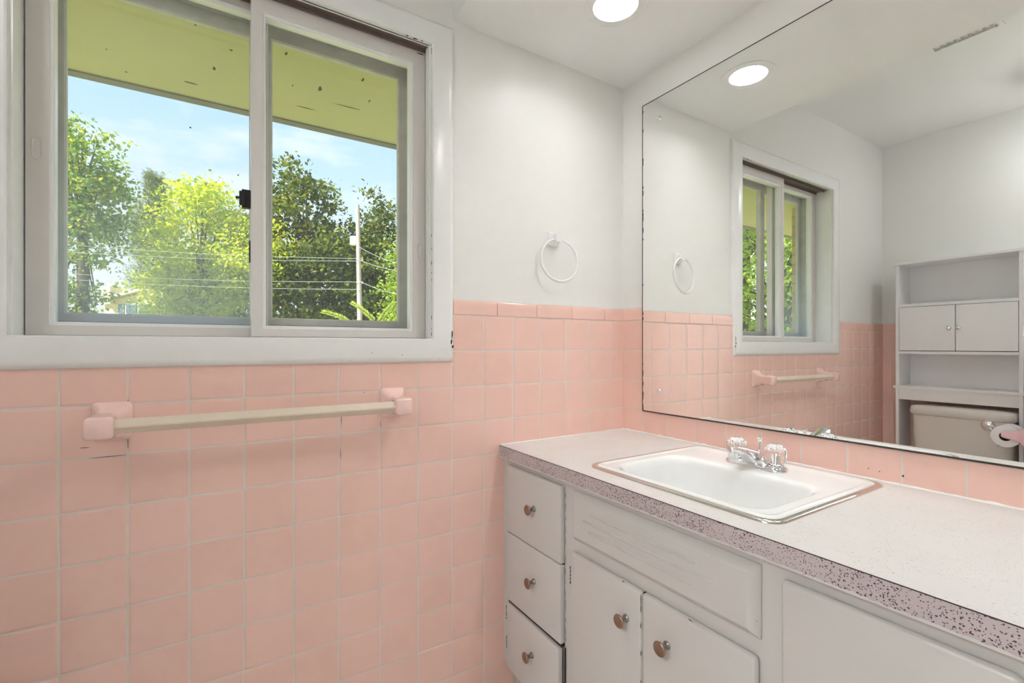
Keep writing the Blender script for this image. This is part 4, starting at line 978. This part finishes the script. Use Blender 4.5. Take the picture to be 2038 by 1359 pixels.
# brown bungalow the mirror shows
hb = Vector((-19.5, 12.4, GZ)); h2 = thing('house', hb, 'low brown bungalow with a pale roof, seen only through the mirrored window', 'house')
dv = Vector((-0.86, 0.51, 0)); sv = Vector((0.51, 0.86, 0))
def hq2(s, z, d=0.0): return hb + sv * s + dv * d + Vector((0, 0, z - GZ))
bm = B(); loft(bm, [[hq2(-5, GZ, d), hq2(5, GZ, d), hq2(5, 1.9, d), hq2(-5, 1.9, d)] for d in (0, 6)], True, True, True); link('wall', bm, 'siding', h2)
bm = B(); loft(bm, [[hq2(s, 1.92, -0.6), hq2(s, 2.2, -0.6), hq2(s, 3.0, 3), hq2(s, 2.2, 6.6), hq2(s, 1.92, 6.6)] for s in (-5.5, 5.5)], True, True, True); link('roof', bm, 'roof', h2)
for s in (-3.4, -0.8, 2.2):
    bm = B(); q = [hq2(s, 0.5, -0.05), hq2(s + 1.2, 0.5, -0.05), hq2(s + 1.2, 1.6, -0.05), hq2(s, 1.6, -0.05)]; loft(bm, [q, [p + dv * 0.1 for p in q]], True, True, True); link('window', bm, 'houseglass', h2)

# ------------------------------------------------------------------ daylight
w = bpy.data.worlds.new('sky'); SC.world = w; w.use_nodes = True; t = w.node_tree; t.nodes.clear()
o = t.nodes.new('ShaderNodeOutputWorld'); bg = t.nodes.new('ShaderNodeBackground'); t.links.new(bg.outputs[0], o.inputs[0])
tc = t.nodes.new('ShaderNodeTexCoord'); sx = t.nodes.new('ShaderNodeSeparateXYZ'); t.links.new(tc.outputs['Generated'], sx.inputs[0])
sky = ramp(t, sx.outputs[2], [(0.0, (1.0, 1.0, 0.99)), (0.10, (0.90, 0.96, 1.0)), (0.24, (0.62, 0.80, 1.0)), (0.42, (0.44, 0.67, 0.98)), (0.7, (0.30, 0.54, 0.92))])
mp = t.nodes.new('ShaderNodeMapping'); mp.inputs['Scale'].default_value = (2.2, 2.2, 7.0); mp.inputs['Rotation'].default_value = (0.0, 0.25, 0.4); t.links.new(tc.outputs['Generated'], mp.inputs[0])
cl = ramp(t, noise(t, mp.outputs[0], 1.6, 5, 0.6), [(0.42, (0, 0, 0)), (0.66, (0.85, 0.85, 0.85))])
t.links.new(mixc(t, cl, sky, (0.92, 0.94, 0.98, 1)), bg.inputs[0]); bg.inputs[1].default_value = 1.35
sd = bpy.data.lights.new('sun', 'SUN'); sd.energy = 15.0; sd.angle = math.radians(1.0); sd.color = (1.0, 0.95, 0.84)
so = bpy.data.objects.new('sun', sd); COL.objects.link(so)
sv_ = Vector((-0.66, -0.26, 0.70)).normalized()       # towards the sun
so.rotation_euler = (-sv_).to_track_quat('-Z', 'Y').to_euler()

# ------------------------------------------------------------------ camera and view
cd = bpy.data.cameras.new('camera'); cam = bpy.data.objects.new('camera', cd); COL.objects.link(cam)
cam.location = CAM; cam.rotation_euler = (PI / 2, 0, YAW - PI / 2)
cd.sensor_fit = 'HORIZONTAL'; cd.sensor_width = 36.0; cd.lens = FOC * 36.0 / 2038.0; cd.shift_y = 8.8055 / 2038.0
cd.clip_start = 0.02; cd.clip_end = 500
SC.camera = cam
SC.view_settings.view_transform = 'Standard'; SC.view_settings.look = 'None'; SC.view_settings.gamma = 1.0
SC.view_settings.exposure = 0.1; SC.view_settings.use_curve_mapping = False
cy = SC.cycles
cy.use_denoising = True; cy.max_bounces = 9; cy.diffuse_bounces = 5; cy.glossy_bounces = 5; cy.transmission_bounces = 8; cy.transparent_max_bounces = 24
cy.sample_clamp_indirect = 0.0; cy.caustics_reflective = True; cy.caustics_refractive = False; cy.blur_glossy = 0.0
